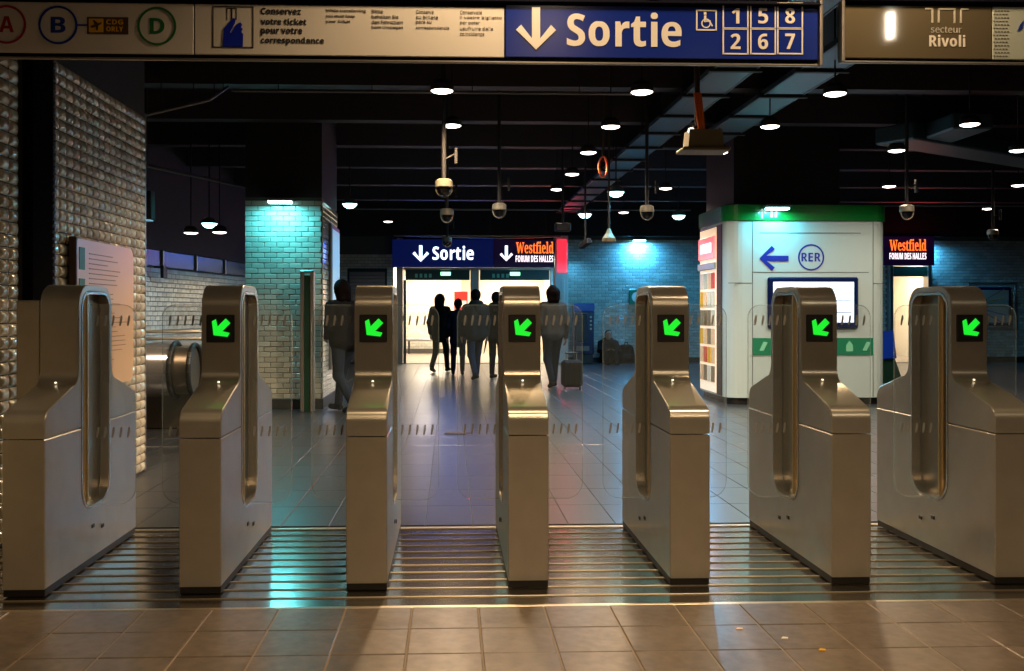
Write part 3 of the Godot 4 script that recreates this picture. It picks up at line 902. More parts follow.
func gates() -> void:
	# front half of the housing, seen from the side; slot 0.46..0.84 wide, 0.30..1.43 high
	var s0 := 0.445
	var seam := 0.735
	var upper := PackedVector2Array()
	upper.append(Vector2(s0, seam + 0.0025)); upper.append(Vector2(0.0, seam + 0.0025))
	arc(upper, Vector2(0.075, 0.80), 0.075, 180, 108, 8)
	upper.append(Vector2(0.33, 0.955))
	arc(upper, Vector2(0.33, 1.035), 0.08, 288, 360, 6)
	arc(upper, Vector2(0.53, 1.35), 0.12, 180, 90, 9)
	upper.append(Vector2(MID, 1.47)); upper.append(Vector2(MID, 1.437))
	arc(upper, Vector2(0.54, 1.342), 0.095, 90, 180, 9)
	var lower := PackedVector2Array()
	lower.append(Vector2(0.0, 0.035)); lower.append(Vector2(0.0, seam - 0.0025)); lower.append(Vector2(s0, seam - 0.0025))
	arc(lower, Vector2(s0 + 0.13, 0.43), 0.13, 180, 270, 8)
	lower.append(Vector2(MID, 0.30)); lower.append(Vector2(MID, 0.035))
	var mirror := func(p: PackedVector2Array) -> PackedVector2Array:
		var q := PackedVector2Array()
		for v in p: q.append(Vector2(GL - v.x, v.y))
		return q
	var W := 0.196
	var mesh_up := profile_mesh(upper, W, 0.004, MID)
	var mesh_up_r := profile_mesh(mirror.call(upper), W, 0.004, MID)
	var mesh_lo := profile_mesh(lower, W, 0.004, MID)
	var mesh_lo_r := profile_mesh(mirror.call(lower), W, 0.004, MID)
	# slot outline for the inner panel and the rim
	var slot := PackedVector2Array()
	arc(slot, Vector2(0.54, 1.342), 0.095, 180, 90, 9)
	arc(slot, Vector2(GL - 0.54, 1.342), 0.095, 90, 0, 9)
	arc(slot, Vector2(GL - s0 - 0.13, 0.43), 0.13, 0, -90, 8)
	arc(slot, Vector2(s0 + 0.13, 0.43), 0.13, 270, 180, 8)
	var inner := profile_mesh(slot, 0.09, 0.001, -9.0)
	var rim := Shape.new()
	var rin := inset(slot, 0.014, -9.0)
	for sg in [-1.0, 1.0]:
		for i in slot.size():
			var j := (i + 1) % slot.size()
			var x: float = 0.101 * sg
			var a := Vector3(x, slot[i].y, -slot[i].x); var b := Vector3(x, slot[j].y, -slot[j].x)
			var c := Vector3(x, rin[j].y, -rin[j].x); var d := Vector3(x, rin[i].y, -rin[i].x)
			rim.quad(a, b, c, d, Vector3(sg, 0, 0))
			var back := Vector3(-0.05 * sg, 0, 0)
			rim.quad(d, c, c + back, d + back, Vector3(0, 0.87, -0.65) - (c + d) * 0.5 * Vector3(0, 1, 1))
			rim.quad(a, b, b - Vector3(0.004 * sg, 0, 0), a - Vector3(0.004 * sg, 0, 0), (a + b) * 0.5 * Vector3(0, 1, 1) - Vector3(0, 0.87, -0.65))
	var rim_mesh := rim.mesh()
	var shaft := Shape.new()
	for sg in [-1.0, 1.0]:
		shaft.tube(Vector3(0.072 * sg, 0.335, -0.555), Vector3(0.072 * sg, 1.42, -0.555), 0.020, 0.020, 14)
	# leaf: a rounded glass sheet across the lane
	var leaf_poly := PackedVector2Array()
	arc(leaf_poly, Vector2(0.245 - 0.07, 1.37 - 0.07), 0.07, 0, 90, 7)
	leaf_poly.append(Vector2(-0.02, 1.37)); leaf_poly.append(Vector2(-0.02, 0.325))
	arc(leaf_poly, Vector2(0.245 - 0.09, 0.34 + 0.07), 0.09, 270, 360, 7)
	var lg := Shape.new(); lg.plate(leaf_poly, 0.010)
	var leaf_r := lg.mesh()
	var mir := PackedVector2Array()
	for v in leaf_poly: mir.append(Vector2(-v.x, v.y))
	var er := Shape.new(); var el := Shape.new()
	var lin := inset(leaf_poly, 0.005, -0.02)
	for i in leaf_poly.size():
		var j := (i + 1) % leaf_poly.size()
		if leaf_poly[i].x < 0.0 and leaf_poly[j].x < 0.0: continue
		var q := [leaf_poly[i], leaf_poly[j], lin[j], lin[i]]
		for sd in [-1.0, 1.0]:
			var e: Shape = er if sd > 0 else el
			var r := []
			for v: Vector2 in q: r.append(Vector3(v.x * sd, v.y, 0.0105))
			e.quad(r[0], r[1], r[2], r[3], Vector3.BACK)
			e.quad(r[0], r[1], r[1] - Vector3(0, 0, 0.011), r[0] - Vector3(0, 0, 0.011), (r[0] + r[1]) * 0.5 - Vector3(0.1 * sd, 0.85, 0.005))
	var edge_r := er.mesh(); var edge_l := el.mesh()
	var lh := Shape.new(); lh.plate(mir, 0.010)
	var leaf_l := lh.mesh()
	var tick := Shape.new()
	tick.plate(PackedVector2Array([Vector2(-0.006, -0.026), Vector2(0.002, -0.028), Vector2(0.010, 0.006), Vector2(0.010, 0.026), Vector2(0.002, 0.028), Vector2(-0.002, 0.008)]), 0.0015)
	var tick_mesh := tick.mesh()
	var disp := box_mesh(Vector3(0.142, 0.142, 0.012), 0.003)
	# the arrow on the display points down to the left
	var ag := Shape.new()
	ag.plate(PackedVector2Array([Vector2(0, 0), Vector2(0.056, 0.044), Vector2(0.050, 0.066), Vector2(0.017, 0.046), Vector2(0.017, 0.104), Vector2(-0.017, 0.104), Vector2(-0.017, 0.046), Vector2(-0.050, 0.066), Vector2(-0.056, 0.044)]), 0.003)
	var arrow := ag.mesh()
	var plinth := box_mesh(Vector3(0.192, 0.040, GL - 0.012), 0.003)
	var eye := box_mesh(Vector3(0.006, 0.022, 0.036), 0.003)
	var dot := Shape.new(); dot.tube(Vector3.ZERO, Vector3(0, 0.004, 0.001), 0.006, 0.005, 10)
	var xs := [-1.986, -1.177, -0.398, 0.378, 1.167, 1.960, 2.757]
	var ds := [4.55, 4.57, 4.60, 4.62, 4.63, 4.62, 4.59]
	var names := ["without display, beside the studded wall", "second from left, near the chrome escalator", "third from left, before a walking person", "fourth and middle, before the exit doorway", "fifth, before the blue brick wall", "sixth, before the kiosk screen", "rightmost, cut by the edge"]
	for i in 7:
		var t := thing("ticket_gate", "brushed steel ticket gate with glass leaves, " + names[i], "ticket gate", Vector3(xs[i], 0, -ds[i]), "row of steel ticket gates")
		part(t, "plinth", plinth, M.black, Vector3(0, 0.020, -MID))
		part(t, "front_cabinet", mesh_lo, M.steel)
		part(t, "rear_cabinet", mesh_lo_r, M.steel)
		part(t, "front_housing", mesh_up, M.steel)
		part(t, "rear_housing", mesh_up_r, M.steel)
		part(t, "slot_panel", inner, M.slot_steel)
		part(t, "slot_rim", rim_mesh, M.rim_steel)
		part(t, "door_shaft", shaft.mesh(), M.brass_post)
		for sg in [-1.0, 1.0]:
			for z in [0.60, 0.74]:
				part(t, "sensor_eye", eye, M.black, Vector3(0.1005 * sg, 0.20 - 0.03 * (z - 0.6) / 0.14, -z))
			if i == 0 and sg < 0: continue
			var lf := part(t, "glass_leaf", leaf_r if sg > 0 else leaf_l, M.leaf_glass, Vector3(0.095 * sg, 0, -0.56))
			part(lf, "leaf_edge", edge_r if sg > 0 else edge_l, M.edge_glass)
			for k in 5:
				for y in [1.285, 0.700]:
					part(lf, "tick_mark", tick_mesh, M.frost_mark, Vector3((0.045 + k * 0.040) * sg, y, 0.0102))
		part(t, "status_lamp", dot.mesh(), M.tiny_led, Vector3(0.0, 0.972, -0.365))
		if i > 0:
			var dp := part(t, "display", disp, M.black, Vector3(0.0, 1.245, -0.407))
			part(dp, "display_arrow", arrow, M.led_green, Vector3(-0.034, -0.034, 0.0055), Vector3(0, 0, -PI / 4))
		else:
			var sp := part(t, "side_panel", box_mesh(Vector3(0.12, 0.60, 0.34), 0.006), M.steel, Vector3(-0.160, 1.09, -0.59))

# ------------------------------------------------------------------ overhead signs
func signs() -> void:
	var D := -4.2
	var t := thing("overhead_sign", "long white and blue exit sign with line letters, left of two over the gates", "sign", Vector3(-0.4, 2.56, D))
	var o := Vector3(-0.4, 2.56, 0)
	var F := func(x: float, y: float, z: float) -> Vector3: return Vector3(x, y, z) - o
	part(t, "housing", box_mesh(Vector3(4.20, 0.28, 0.05), 0.012), M.housing, F.call(-0.46, 2.575, -0.040))
	part(t, "white_panel", box_mesh(Vector3(1.46, 0.218, 0.012), 0.002), M.sign_white, F.call(-1.840, 2.556, -0.008))
	part(t, "white_panel", box_mesh(Vector3(1.342, 0.218, 0.012), 0.002), M.sign_white, F.call(-0.434, 2.556, -0.008))
	part(t, "blue_panel", box_mesh(Vector3(1.392, 0.228, 0.012), 0.002), M.sign_blue, F.call(0.940, 2.563, -0.008))
	part(t, "bottom_rail", box_mesh(Vector3(4.22, 0.010, 0.018), 0.003), M.frame_metal, F.call(-0.46, 2.425, -0.01))
	part(t, "end_cap", box_mesh(Vector3(0.014, 0.30, 0.05), 0.004), M.frame_metal, F.call(1.643, 2.57, -0.01))
	part(t, "top_rail", box_mesh(Vector3(4.22, 0.012, 0.05), 0.004), M.housing, F.call(-0.46, 2.69, -0.01))
	var R := func(x0: float, y0: float, x1: float, y1: float) -> Rect2: return Rect2(x0 + 0.4, y0 - 2.56, x1 - x0, y1 - y0)
	var z := -0.0015
	# ringed line letters
	var lt := [["A", -1.905, "ink_red"], ["B", -1.687, "ink_blue"], ["D", -1.266, "ink_green"]]
	for q in lt:
		ring(t, F.call(q[1], 2.566, z), 0.083, 0.009, M[q[2]], "line_ring")
		text(t, "lettering", q[0], bold, R.call(q[1] - 0.031, 2.533, q[1] + 0.031, 2.601), z, M[q[2]])
	part(t, "link_bar", box_mesh(Vector3(0.042, 0.007, 0.003), 0.0), M.ink_blue, F.call(-1.584, 2.567, z))
	part(t, "airport_block", box_mesh(Vector3(0.176, 0.074, 0.003), 0.001), M.ink_brown, F.call(-1.476, 2.566, z))
	part(t, "airport_mark", box_mesh(Vector3(0.062, 0.058, 0.003), 0.001), M.ink_yellow, F.call(-1.525, 2.566, z + 0.0015))
	var pl := Shape.new()
	pl.plate(PackedVector2Array([Vector2(-0.024, -0.004), Vector2(-0.006, 0.003), Vector2(-0.014, 0.022), Vector2(-0.006, 0.022), Vector2(0.010, 0.008), Vector2(0.024, 0.014), Vector2(0.022, 0.006), Vector2(0.010, -0.002), Vector2(0.008, -0.022), Vector2(0.002, -0.022), Vector2(-0.001, -0.006), Vector2(-0.018, -0.012)]), 0.002)
	part(t, "airport_plane", pl.mesh(), M.ink_brown, F.call(-1.525, 2.566, z + 0.003))
	text(t, "lettering", "CDG", bold, R.call(-1.482, 2.571, -1.410, 2.592), z + 0.001, M.ink_yellow)
	text(t, "lettering", "ORLY", bold, R.call(-1.482, 2.541, -1.410, 2.562), z + 0.001, M.ink_yellow)
	# ticket in a hand, in a square frame
	for q in [[-0.940, 2.654, 0.176, 0.004], [-0.940, 2.478, 0.176, 0.004], [-1.026, 2.566, 0.004, 0.176], [-0.854, 2.566, 0.004, 0.176]]:
		part(t, "pictogram_frame", box_mesh(Vector3(q[2], q[3], 0.003), 0.0), M.ink_dark, F.call(q[0], q[1], z))
	var hd := Shape.new()
	hd.plate(PackedVector2Array([Vector2(-0.040, -0.085), Vector2(0.046, -0.085), Vector2(0.048, -0.03), Vector2(0.040, -0.022), Vector2(0.046, -0.008), Vector2(0.038, 0.0), Vector2(0.044, 0.010), Vector2(0.036, 0.020), Vector2(0.020, 0.012), Vector2(-0.004, -0.028), Vector2(-0.008, -0.022), Vector2(0.012, 0.016), Vector2(0.014, 0.034), Vector2(0.004, 0.038), Vector2(-0.036, -0.008)]), 0.003)
	part(t, "hand_pictogram", hd.mesh(), M.ink_hand, F.call(-0.944, 2.566, z))
	for q in [[-0.966, 2.622, 0.003, 0.05], [-0.926, 2.622, 0.003, 0.05], [-0.946, 2.647, 0.043, 0.003], [-0.946, 2.622, 0.006, 0.05]]:
		part(t, "ticket_outline", box_mesh(Vector3(q[2], q[3], 0.002), 0.0), M.ink_dark, F.call(q[0], q[1], z))
	var lines := ["Conservez", "votre ticket", "pour votre", "correspondance"]
	var wid := [0.172, 0.196, 0.178, 0.272]
	for k in 4:
		var y0: float = 2.623 - k * 0.0405 - (0.004 if k else 0.0)
		text(t, "lettering", lines[k], bold, R.call(-0.820, y0 - (0.008 if k >= 2 else 0.0), -0.820 + wid[k], y0 + 0.027), z, M.ink_dark)
	var cols := [[-0.539, ["While transferring", "you must keep", "your ticket"]], [-0.340, ["Bitte", "behalten Sie", "den Fahrschein", "beim Umsteigen"]], [-0.148, ["Conserve", "su billete", "para su", "correspondencia"]], [0.044, ["Conservate", "il vostro biglietto", "per poter", "usufruire della", "coincidenza"]]]
	for q in cols:
		var k := 0
		for s: String in q[1]:
			text(t, "lettering", s, plain, R.call(q[0], 2.634 - k * 0.0235, q[0] + s.length() * 0.0096, 2.634 - k * 0.0235 + 0.015), z, M.ink_grey)
			k += 1
	# blue half
	part(t, "arrow", arrow_down(0.176, 0.186, 0.036, 0.004), M.ink_white, F.call(0.377, 2.481, z))
	text(t, "lettering", "Sortie", bold, R.call(0.513, 2.499, 1.021, 2.650), z, M.ink_white)
	frame(t, F.call(1.132, 2.619, z), 0.086, 0.006)
	# wheelchair mark
	var hc := part(t, "wheelchair_mark", box_mesh(Vector3(0.010, 0.030, 0.003), 0.001), M.ink_white, F.call(1.126, 2.625, z))
	ring(hc, Vector3(0.004, -0.020, -0.001), 0.021, 0.005, M.ink_white, "wheel")
	part(hc, "head", box_mesh(Vector3(0.012, 0.012, 0.003), 0.004), M.ink_white, Vector3(0, 0.024, 0))
	part(hc, "seat_line", box_mesh(Vector3(0.026, 0.007, 0.003), 0.001), M.ink_white, Vector3(0.012, -0.010, 0))
	part(hc, "leg_line", box_mesh(Vector3(0.006, 0.024, 0.003), 0.001), M.ink_white, Vector3(0.027, -0.022, 0), Vector3(0, 0, 0.5))
	var nums := [["1", 1.262, 2.640], ["5", 1.385, 2.641], ["8", 1.506, 2.643], ["2", 1.262, 2.527], ["6", 1.385, 2.528], ["7", 1.506, 2.530]]
	for q in nums:
		frame(t, F.call(q[1], q[2], z), 0.110, 0.006)
		var nw := 0.034 if q[0] == "1" else 0.044
		text(t, "lettering", q[0], bold, R.call(q[1] - nw / 2, q[2] - 0.034, q[1] + nw / 2, q[2] + 0.034), z, M.ink_white)
	for x in [-1.6, 0.9]:
		part(t, "hanger", box_mesh(Vector3(0.05, CEIL - 2.7, 0.05), 0.006), M.dark_paint, F.call(x, (CEIL + 2.72) / 2, -0.040))
	# the brown sign at the right
	var s := thing("overhead_sign", "brown sign with white lettering, right of two over the gates", "sign", Vector3(2.3, 2.57, D))
	F = func(x: float, y: float, zz: float) -> Vector3: return Vector3(x - 2.3, y - 2.57, zz)
	part(s, "housing", box_mesh(Vector3(1.30, 0.262, 0.05), 0.012), M.housing, F.call(2.392, 2.582, -0.040))
	part(s, "brown_panel", box_mesh(Vector3(0.67, 0.236, 0.012), 0.003), M.taupe, F.call(2.085, 2.577, -0.008))
	part(s, "pale_panel", box_mesh(Vector3(0.60, 0.236, 0.012), 0.003), M.sign_pale, F.call(2.723, 2.577, -0.008))
	part(s, "bottom_rail", box_mesh(Vector3(1.31, 0.010, 0.018), 0.003), M.frame_metal, F.call(2.395, 2.443, -0.01))
	part(s, "end_cap", box_mesh(Vector3(0.014, 0.276, 0.05), 0.004), M.frame_metal, F.call(1.742, 2.577, -0.01))
	part(s, "top_rail", box_mesh(Vector3(1.31, 0.012, 0.05), 0.004), M.housing, F.call(2.395, 2.713, -0.01))
	R = func(x0: float, y0: float, x1: float, y1: float) -> Rect2: return Rect2(x0 - 2.3, y0 - 2.57, x1 - x0, y1 - y0)
	text(s, "lettering", "secteur", plain, R.call(2.142, 2.575, 2.282, 2.603), z, M.ink_pale)
	text(s, "lettering", "Rivoli", bold, R.call(2.134, 2.514, 2.298, 2.566), z, M.ink_white)
	# arcade mark of three arches
	for q in [[2.133, 2.681, 0.034, 0.008], [2.149, 2.650, 0.009, 0.062], [2.178, 2.650, 0.009, 0.062], [2.214, 2.681, 0.080, 0.008], [2.250, 2.650, 0.009, 0.062], [2.279, 2.650, 0.009, 0.062], [2.296, 2.681, 0.034, 0.008]]:
		part(s, "arcade_mark", box_mesh(Vector3(q[2], q[3], 0.003), 0.001), M.ink_pale, F.call(q[0], q[1], z))
	for r in 14:
		for c in 5:
			part(s, "pattern_dash", box_mesh(Vector3(0.009, 0.004, 0.002), 0.0), M.taupe, F.call(2.430 + c * 0.014 + (0.007 if r % 2 else 0.0), 2.474 + r * 0.0155, z))
	var bm := Shape.new()
	bm.plate(PackedVector2Array([Vector2(0, 0), Vector2(0.02, 0.01), Vector2(0.03, 0.05), Vector2(0.012, 0.03)]), 0.002)
	part(s, "pictogram", bm.mesh(), M.ink_blue, F.call(2.535, 2.585, z))
	for x in [1.9, 2.8]:
		part(s, "hanger", box_mesh(Vector3(0.05, CEIL - 2.7, 0.05), 0.006), M.dark_paint, F.call(x, (CEIL + 2.71) / 2, -0.040))

func frame(parent: Node3D, at: Vector3, s: float, w: float) -> void:
	var g := Shape.new()
	for q in [[0, s / 2, s, w], [0, -s / 2, s, w], [s / 2, 0, w, s + w], [-s / 2, 0, w, s + w]]:
		g.box(Vector3(q[0], q[1], 0), Vector3(q[2], q[3], 0.003), 0.0)
	part(parent, "number_frame", g.mesh(), M.ink_white, at)

# ------------------------------------------------------------------ ceiling services
func dome_camera(label: String, at: Vector3) -> void:
	var t := thing("dome_camera", label, "camera", at, "dome cameras on drop poles")
	var g := Shape.new()
	g.lathe([Vector2(0.0, 0.11), Vector2(0.06, 0.108), Vector2(0.085, 0.09), Vector2(0.088, 0.03), Vector2(0.080, 0.02)], 18)
	part(t, "shell", g.mesh(), M.camera_shell)
	var d := Shape.new()
	d.lathe([Vector2(0.0, -0.065), Vector2(0.035, -0.057), Vector2(0.06, -0.035), Vector2(0.072, 0.0), Vector2(0.074, 0.025)], 18)
	part(t, "dome", d.mesh(), M.camera_dome)
	# pale yoke round the dome
	var y := Shape.new()
	var pts := []
	for k in 13:
		var a := PI + PI * k / 12.0
		pts.append(Vector3(cos(a) * 0.080, 0.02 + sin(a) * 0.095, 0.01))
	y.path(pts, 0.007, 6)
	part(t, "yoke", y.mesh(), M.camera_shell)
	var p := Shape.new()
	p.tube(Vector3(0, 0.10, 0), Vector3(0, CEIL - at.y, 0), 0.022, 0.022, 8)
	p.tube(Vector3(0, 0.30, 0), Vector3(0.11, 0.36, 0), 0.010, 0.010, 6)
	p.box(Vector3(0.12, 0.34, 0), Vector3(0.03, 0.16, 0.05), 0.005)
	part(t, "drop_pole", p.mesh(), M.dark_paint)

func tray(label: String, x0: float, x1: float, y: float, d0: float, d1: float, step: float) -> void:
	var t := thing("cable_tray", label, "cable tray", Vector3((x0 + x1) / 2, y, -(d0 + d1) / 2), "grey cable trays under the ceiling")
	var w := x1 - x0
	for s in [-1.0, 1.0]:
		part(t, "side_rail", box_mesh(Vector3(0.02, 0.06, d1 - d0), 0.003), M.tray_metal, Vector3(s * (w / 2 - 0.01), 0.02, 0))
	var n := int((d1 - d0) / step)
	var pm := box_mesh(Vector3(w - 0.05, 0.012, step - 0.12), 0.002)
	var bar := box_mesh(Vector3(w + 0.10, 0.05, 0.06), 0.005)
	var rod := Shape.new()
	rod.tube(Vector3(0, 0, 0), Vector3(0, CEIL - y, 0), 0.006, 0.006, 6)
	for k in n:
		var z := (d1 - d0) / 2 - (k + 0.5) * step
		part(t, "mesh_panel", pm, M.tray_metal, Vector3(0, 0, z))
		part(t, "cross_bar", bar, M.dark_paint, Vector3(0, -0.01, z - step / 2))
		for s in [-1.0, 1.0]: part(t, "hanging_rod", rod.mesh(), M.dark_paint, Vector3(s * (w / 2 + 0.03), 0, z - step / 2))

func pipe(label: String, pts: Array, r: float, m: Material, called := "conduit", rods := true) -> void:
	var mid: Vector3 = pts[0]
	var t := thing(called, label, "pipe", mid)
	var g := Shape.new()
	var loc := []
	for p: Vector3 in pts: loc.append(p - mid)
	g.path(loc, r, 8)
	part(t, "tube", g.mesh(), m)
	if not rods: return
	var c := Shape.new()
	for i in pts.size() - 1:
		for u in ([0.25, 0.75] if pts.size() > 2 else [0.02, 0.6]):
			var q: Vector3 = loc[i].lerp(loc[i + 1], u)
			c.tube(q, Vector3(q.x, CEIL - mid.y, q.z), 0.005, 0.005, 5)
	part(t, "clip_rods", c.mesh(), M.dark_paint)

func services() -> void:
	dome_camera("beige dome camera on a pole, nearest, above the exit lettering", Vector3(-0.06, 2.55, -9.6))
	dome_camera("dome camera second in the line above the exit lettering", Vector3(-0.04, 2.55, -12.34))
	dome_camera("small dome camera third in line, just above the exit lettering", Vector3(-0.05, 2.55, -17.0))
	dome_camera("dome camera alone right of the line above the exit", Vector3(0.60, 2.55, -11.7))
	dome_camera("dome camera before the blue brick wall", Vector3(2.45, 2.55, -11.87))
	dome_camera("dome camera right of the kiosk's green band", Vector3(5.66, 2.55, -11.7))
	dome_camera("dome camera at the far right above the right blue wall", Vector3(8.71, 2.55, -15.1))
	tray("long cable tray above the hanging box, left of two", 2.59, 3.03, 3.73, 6.0, 22.8, 1.12)
	tray("cable tray right of the hanging box, right of two", 3.45, 3.90, 3.73, 6.0, 14.0, 1.12)
	# duct on the right
	var t := thing("air_duct", "grey flat duct sloping across the ceiling at the right", "duct", Vector3(7.6, 3.60, -13.2))
	part(t, "duct_run", box_mesh(Vector3(4.6, 0.22, 0.55), 0.02), M.tray_metal).rotation = Vector3(0, 0.55, 0)
	part(t, "duct_branch", box_mesh(Vector3(0.5, 0.20, 1.5), 0.02), M.tray_metal, Vector3(-1.35, 0.02, 1.2))
	var hr := Shape.new()
	for x in [-1.4, 1.4]: hr.tube(Vector3(x, 0.1, -x * 0.6), Vector3(x, CEIL - 3.6, -x * 0.6), 0.008, 0.008, 6)
	part(t, "hanging_rods", hr.mesh(), M.dark_paint)
	# beige box on a drop pole with orange cables
	var b := thing("hanging_box", "beige equipment box on a drop pole with orange cables", "equipment box", Vector3(2.127, 2.67, -8.0))
	part(b, "tray_plate", box_mesh(Vector3(0.40, 0.03, 0.26), 0.008), M.box_beige, Vector3(0, 0.015, 0))
	var g := Shape.new()
	g.plate(PackedVector2Array([Vector2(-0.15, 0), Vector2(0.15, 0), Vector2(0.135, 0.15), Vector2(-0.135, 0.15)]), 0.2)
	part(b, "case", g.mesh(), M.box_beige, Vector3(0, 0.03, -0.10))
	part(b, "lamp_globe", sphere(0.030), M.tiny_led, Vector3(-0.115, 0.17, 0.06))
	var p := Shape.new(); p.tube(Vector3(-0.04, 0.18, -0.02), Vector3(-0.06, CEIL - 2.67, -0.02), 0.024, 0.024, 10)
	part(b, "drop_pole", p.mesh(), M.dark_brown)
	for k in 3:
		var c := Shape.new()
		var x := -0.062 + k * 0.022
		c.path([Vector3(x - 0.01, 0.50, 0.012), Vector3(x, 0.36, 0.03), Vector3(x + 0.012, 0.24, 0.035), Vector3(x + 0.018, 0.16, 0.03)], 0.012, 7)
		part(b, "cable", c.mesh(), M.cable_orange)
	part(b, "cable_clamp", box_mesh(Vector3(0.10, 0.025, 0.06), 0.004), M.black, Vector3(-0.04, 0.21, 0.01))
	# small box and box camera nearer the blue wall
	var e := thing("hanging_box", "dark flat box on a pole beside the red pillar", "equipment box", Vector3(1.86, 2.66, -15.8))
	part(e, "case", box_mesh(Vector3(0.26, 0.14, 0.2), 0.02), M.dark_paint, Vector3(0, 0.07, 0))
	var ep := Shape.new(); ep.tube(Vector3(0, 0.13, 0), Vector3(0, CEIL - 2.66, 0), 0.022, 0.022, 8)
	part(e, "drop_pole", ep.mesh(), M.dark_paint)
	var h := thing("hanging_box", "small brown cone topped box on a thin pole before the blue wall", "equipment box", Vector3(2.33, 2.36, -14.0))
	var hg := Shape.new(); hg.lathe([Vector2(0.0, 0.20), Vector2(0.02, 0.19), Vector2(0.05, 0.12), Vector2(0.10, 0.05), Vector2(0.10, 0.0), Vector2(0.0, 0.0)], 14)
	part(h, "case", hg.mesh(), M.box_beige)
	var hp := Shape.new(); hp.tube(Vector3(0, 0.18, 0), Vector3(0, CEIL - 2.36, 0), 0.014, 0.014, 8)
	part(h, "drop_pole", hp.mesh(), M.dark_brown)
	var oc := thing("cable_coil", "coil of orange cable hanging under the far cable tray", "cable", Vector3(1.95, 3.05, -12.2))
	for k in 3:
		var c := Shape.new()
		var pts := []
		for j in 13:
			var a := TAU * j / 12.0
			pts.append(Vector3(cos(a) * 0.055, 0.13 + sin(a) * 0.13, k * 0.025))
		c.path(pts, 0.011, 6)
		part(oc, "loop", c.mesh(), M.cable_orange)
	var op := Shape.new(); op.tube(Vector3(0, 0.2, 0.03), Vector3(0, CEIL - 3.05, 0.03), 0.016, 0.016, 7)
	part(oc, "drop_pole", op.mesh(), M.dark_brown)
	var bc := thing("box_camera", "box camera on a short arm before the blue wall", "camera", Vector3(2.15, 2.42, -15.2))
	part(bc, "camera_body", box_mesh(Vector3(0.09, 0.09, 0.26), 0.01), M.dark_paint, Vector3.ZERO, Vector3(-0.3, 0.4, 0))
	var bp := Shape.new(); bp.tube(Vector3(0, 0.03, 0), Vector3(0, CEIL - 2.42, 0), 0.016, 0.016, 8)
	part(bc, "drop_pole", bp.mesh(), M.dark_paint)
	# conduits
	pipe("thin conduit across the ceiling beyond the gates", [Vector3(-2.06, 3.42, -9.15), Vector3(-0.3, 3.42, -9.15), Vector3(1.75, 3.42, -9.15)], 0.011, M.pipe_grey)
	pipe("bent conduit from the studded wall to the ceiling rail", [Vector3(-2.62, 3.02, -8.35), Vector3(-2.12, 3.20, -8.55), Vector3(-2.06, 3.42, -9.0)], 0.014, M.pipe_grey)
	pipe("long pale conduit across the far ceiling", [Vector3(-2.0, 3.36, -19.0), Vector3(1.2, 3.36, -19.0), Vector3(4.8, 3.36, -19.0)], 0.016, M.pipe_grey)
	pipe("sagging pale cable above the lit exit sign", [Vector3(-1.4, 3.25, -24.2), Vector3(0.2, 3.22, -24.2), Vector3(1.3, 3.19, -24.2), Vector3(2.8, 3.24, -24.2)], 0.018, M.pipe_grey, "hanging_cable")
	pipe("sloping conduit over the left passage", [Vector3(-5.08, 3.5, -13.0), Vector3(-2.81, 3.1, -13.9)], 0.02, M.pipe_grey, "conduit", false)
	pipe("straight conduit above the right hand ceiling lights", [Vector3(6.0, 3.2, -16.6), Vector3(13.0, 3.2, -16.6)], 0.014, M.pipe_grey)
	# a loudspeaker at the end of the studded wall
	var sp := thing("loudspeaker", "dark box loudspeaker hanging beyond the studded wall", "loudspeaker", Vector3(-3.62, 2.6, -11.6))
	part(sp, "case", box_mesh(Vector3(0.16, 0.34, 0.18), 0.01), M.dark_paint, Vector3(0, 0, 0))
	part(sp, "lamp_strip", box_mesh(Vector3(0.12, 0.012, 0.14), 0.002), M.screen_dim, Vector3(0, -0.176, 0))
	var sq := Shape.new(); sq.tube(Vector3(0, 0.16, 0), Vector3(0, CEIL - 2.6, 0), 0.014, 0.014, 7)
	part(sp, "drop_pole", sq.mesh(), M.dark_paint)
	for q in [[-4.78, 2.02, -14.6, "left"], [-4.62, 1.98, -15.7, "right"]]:
		var k := thing("hanging_plate", "small dark plate under the window strip, %s of two" % q[3], "plate", Vector3(q[0], q[1], q[2]))
		part(k, "plate_face", box_mesh(Vector3(0.05, 0.20, 0.22), 0.006), M.black)
		part(k, "bracket", box_mesh(Vector3(0.14, 0.03, 0.05), 0.004), M.dark_paint, Vector3(-0.09, 0.08, 0))

func sphere(r: float) -> ArrayMesh:
	var g := Shape.new()
	var p := []
	for k in 9:
		var a := -PI / 2 + PI * k / 8.0
		p.append(Vector2(maxf(0.0, cos(a) * r), sin(a) * r))
	g.lathe(p, 14)
	return g.mesh()

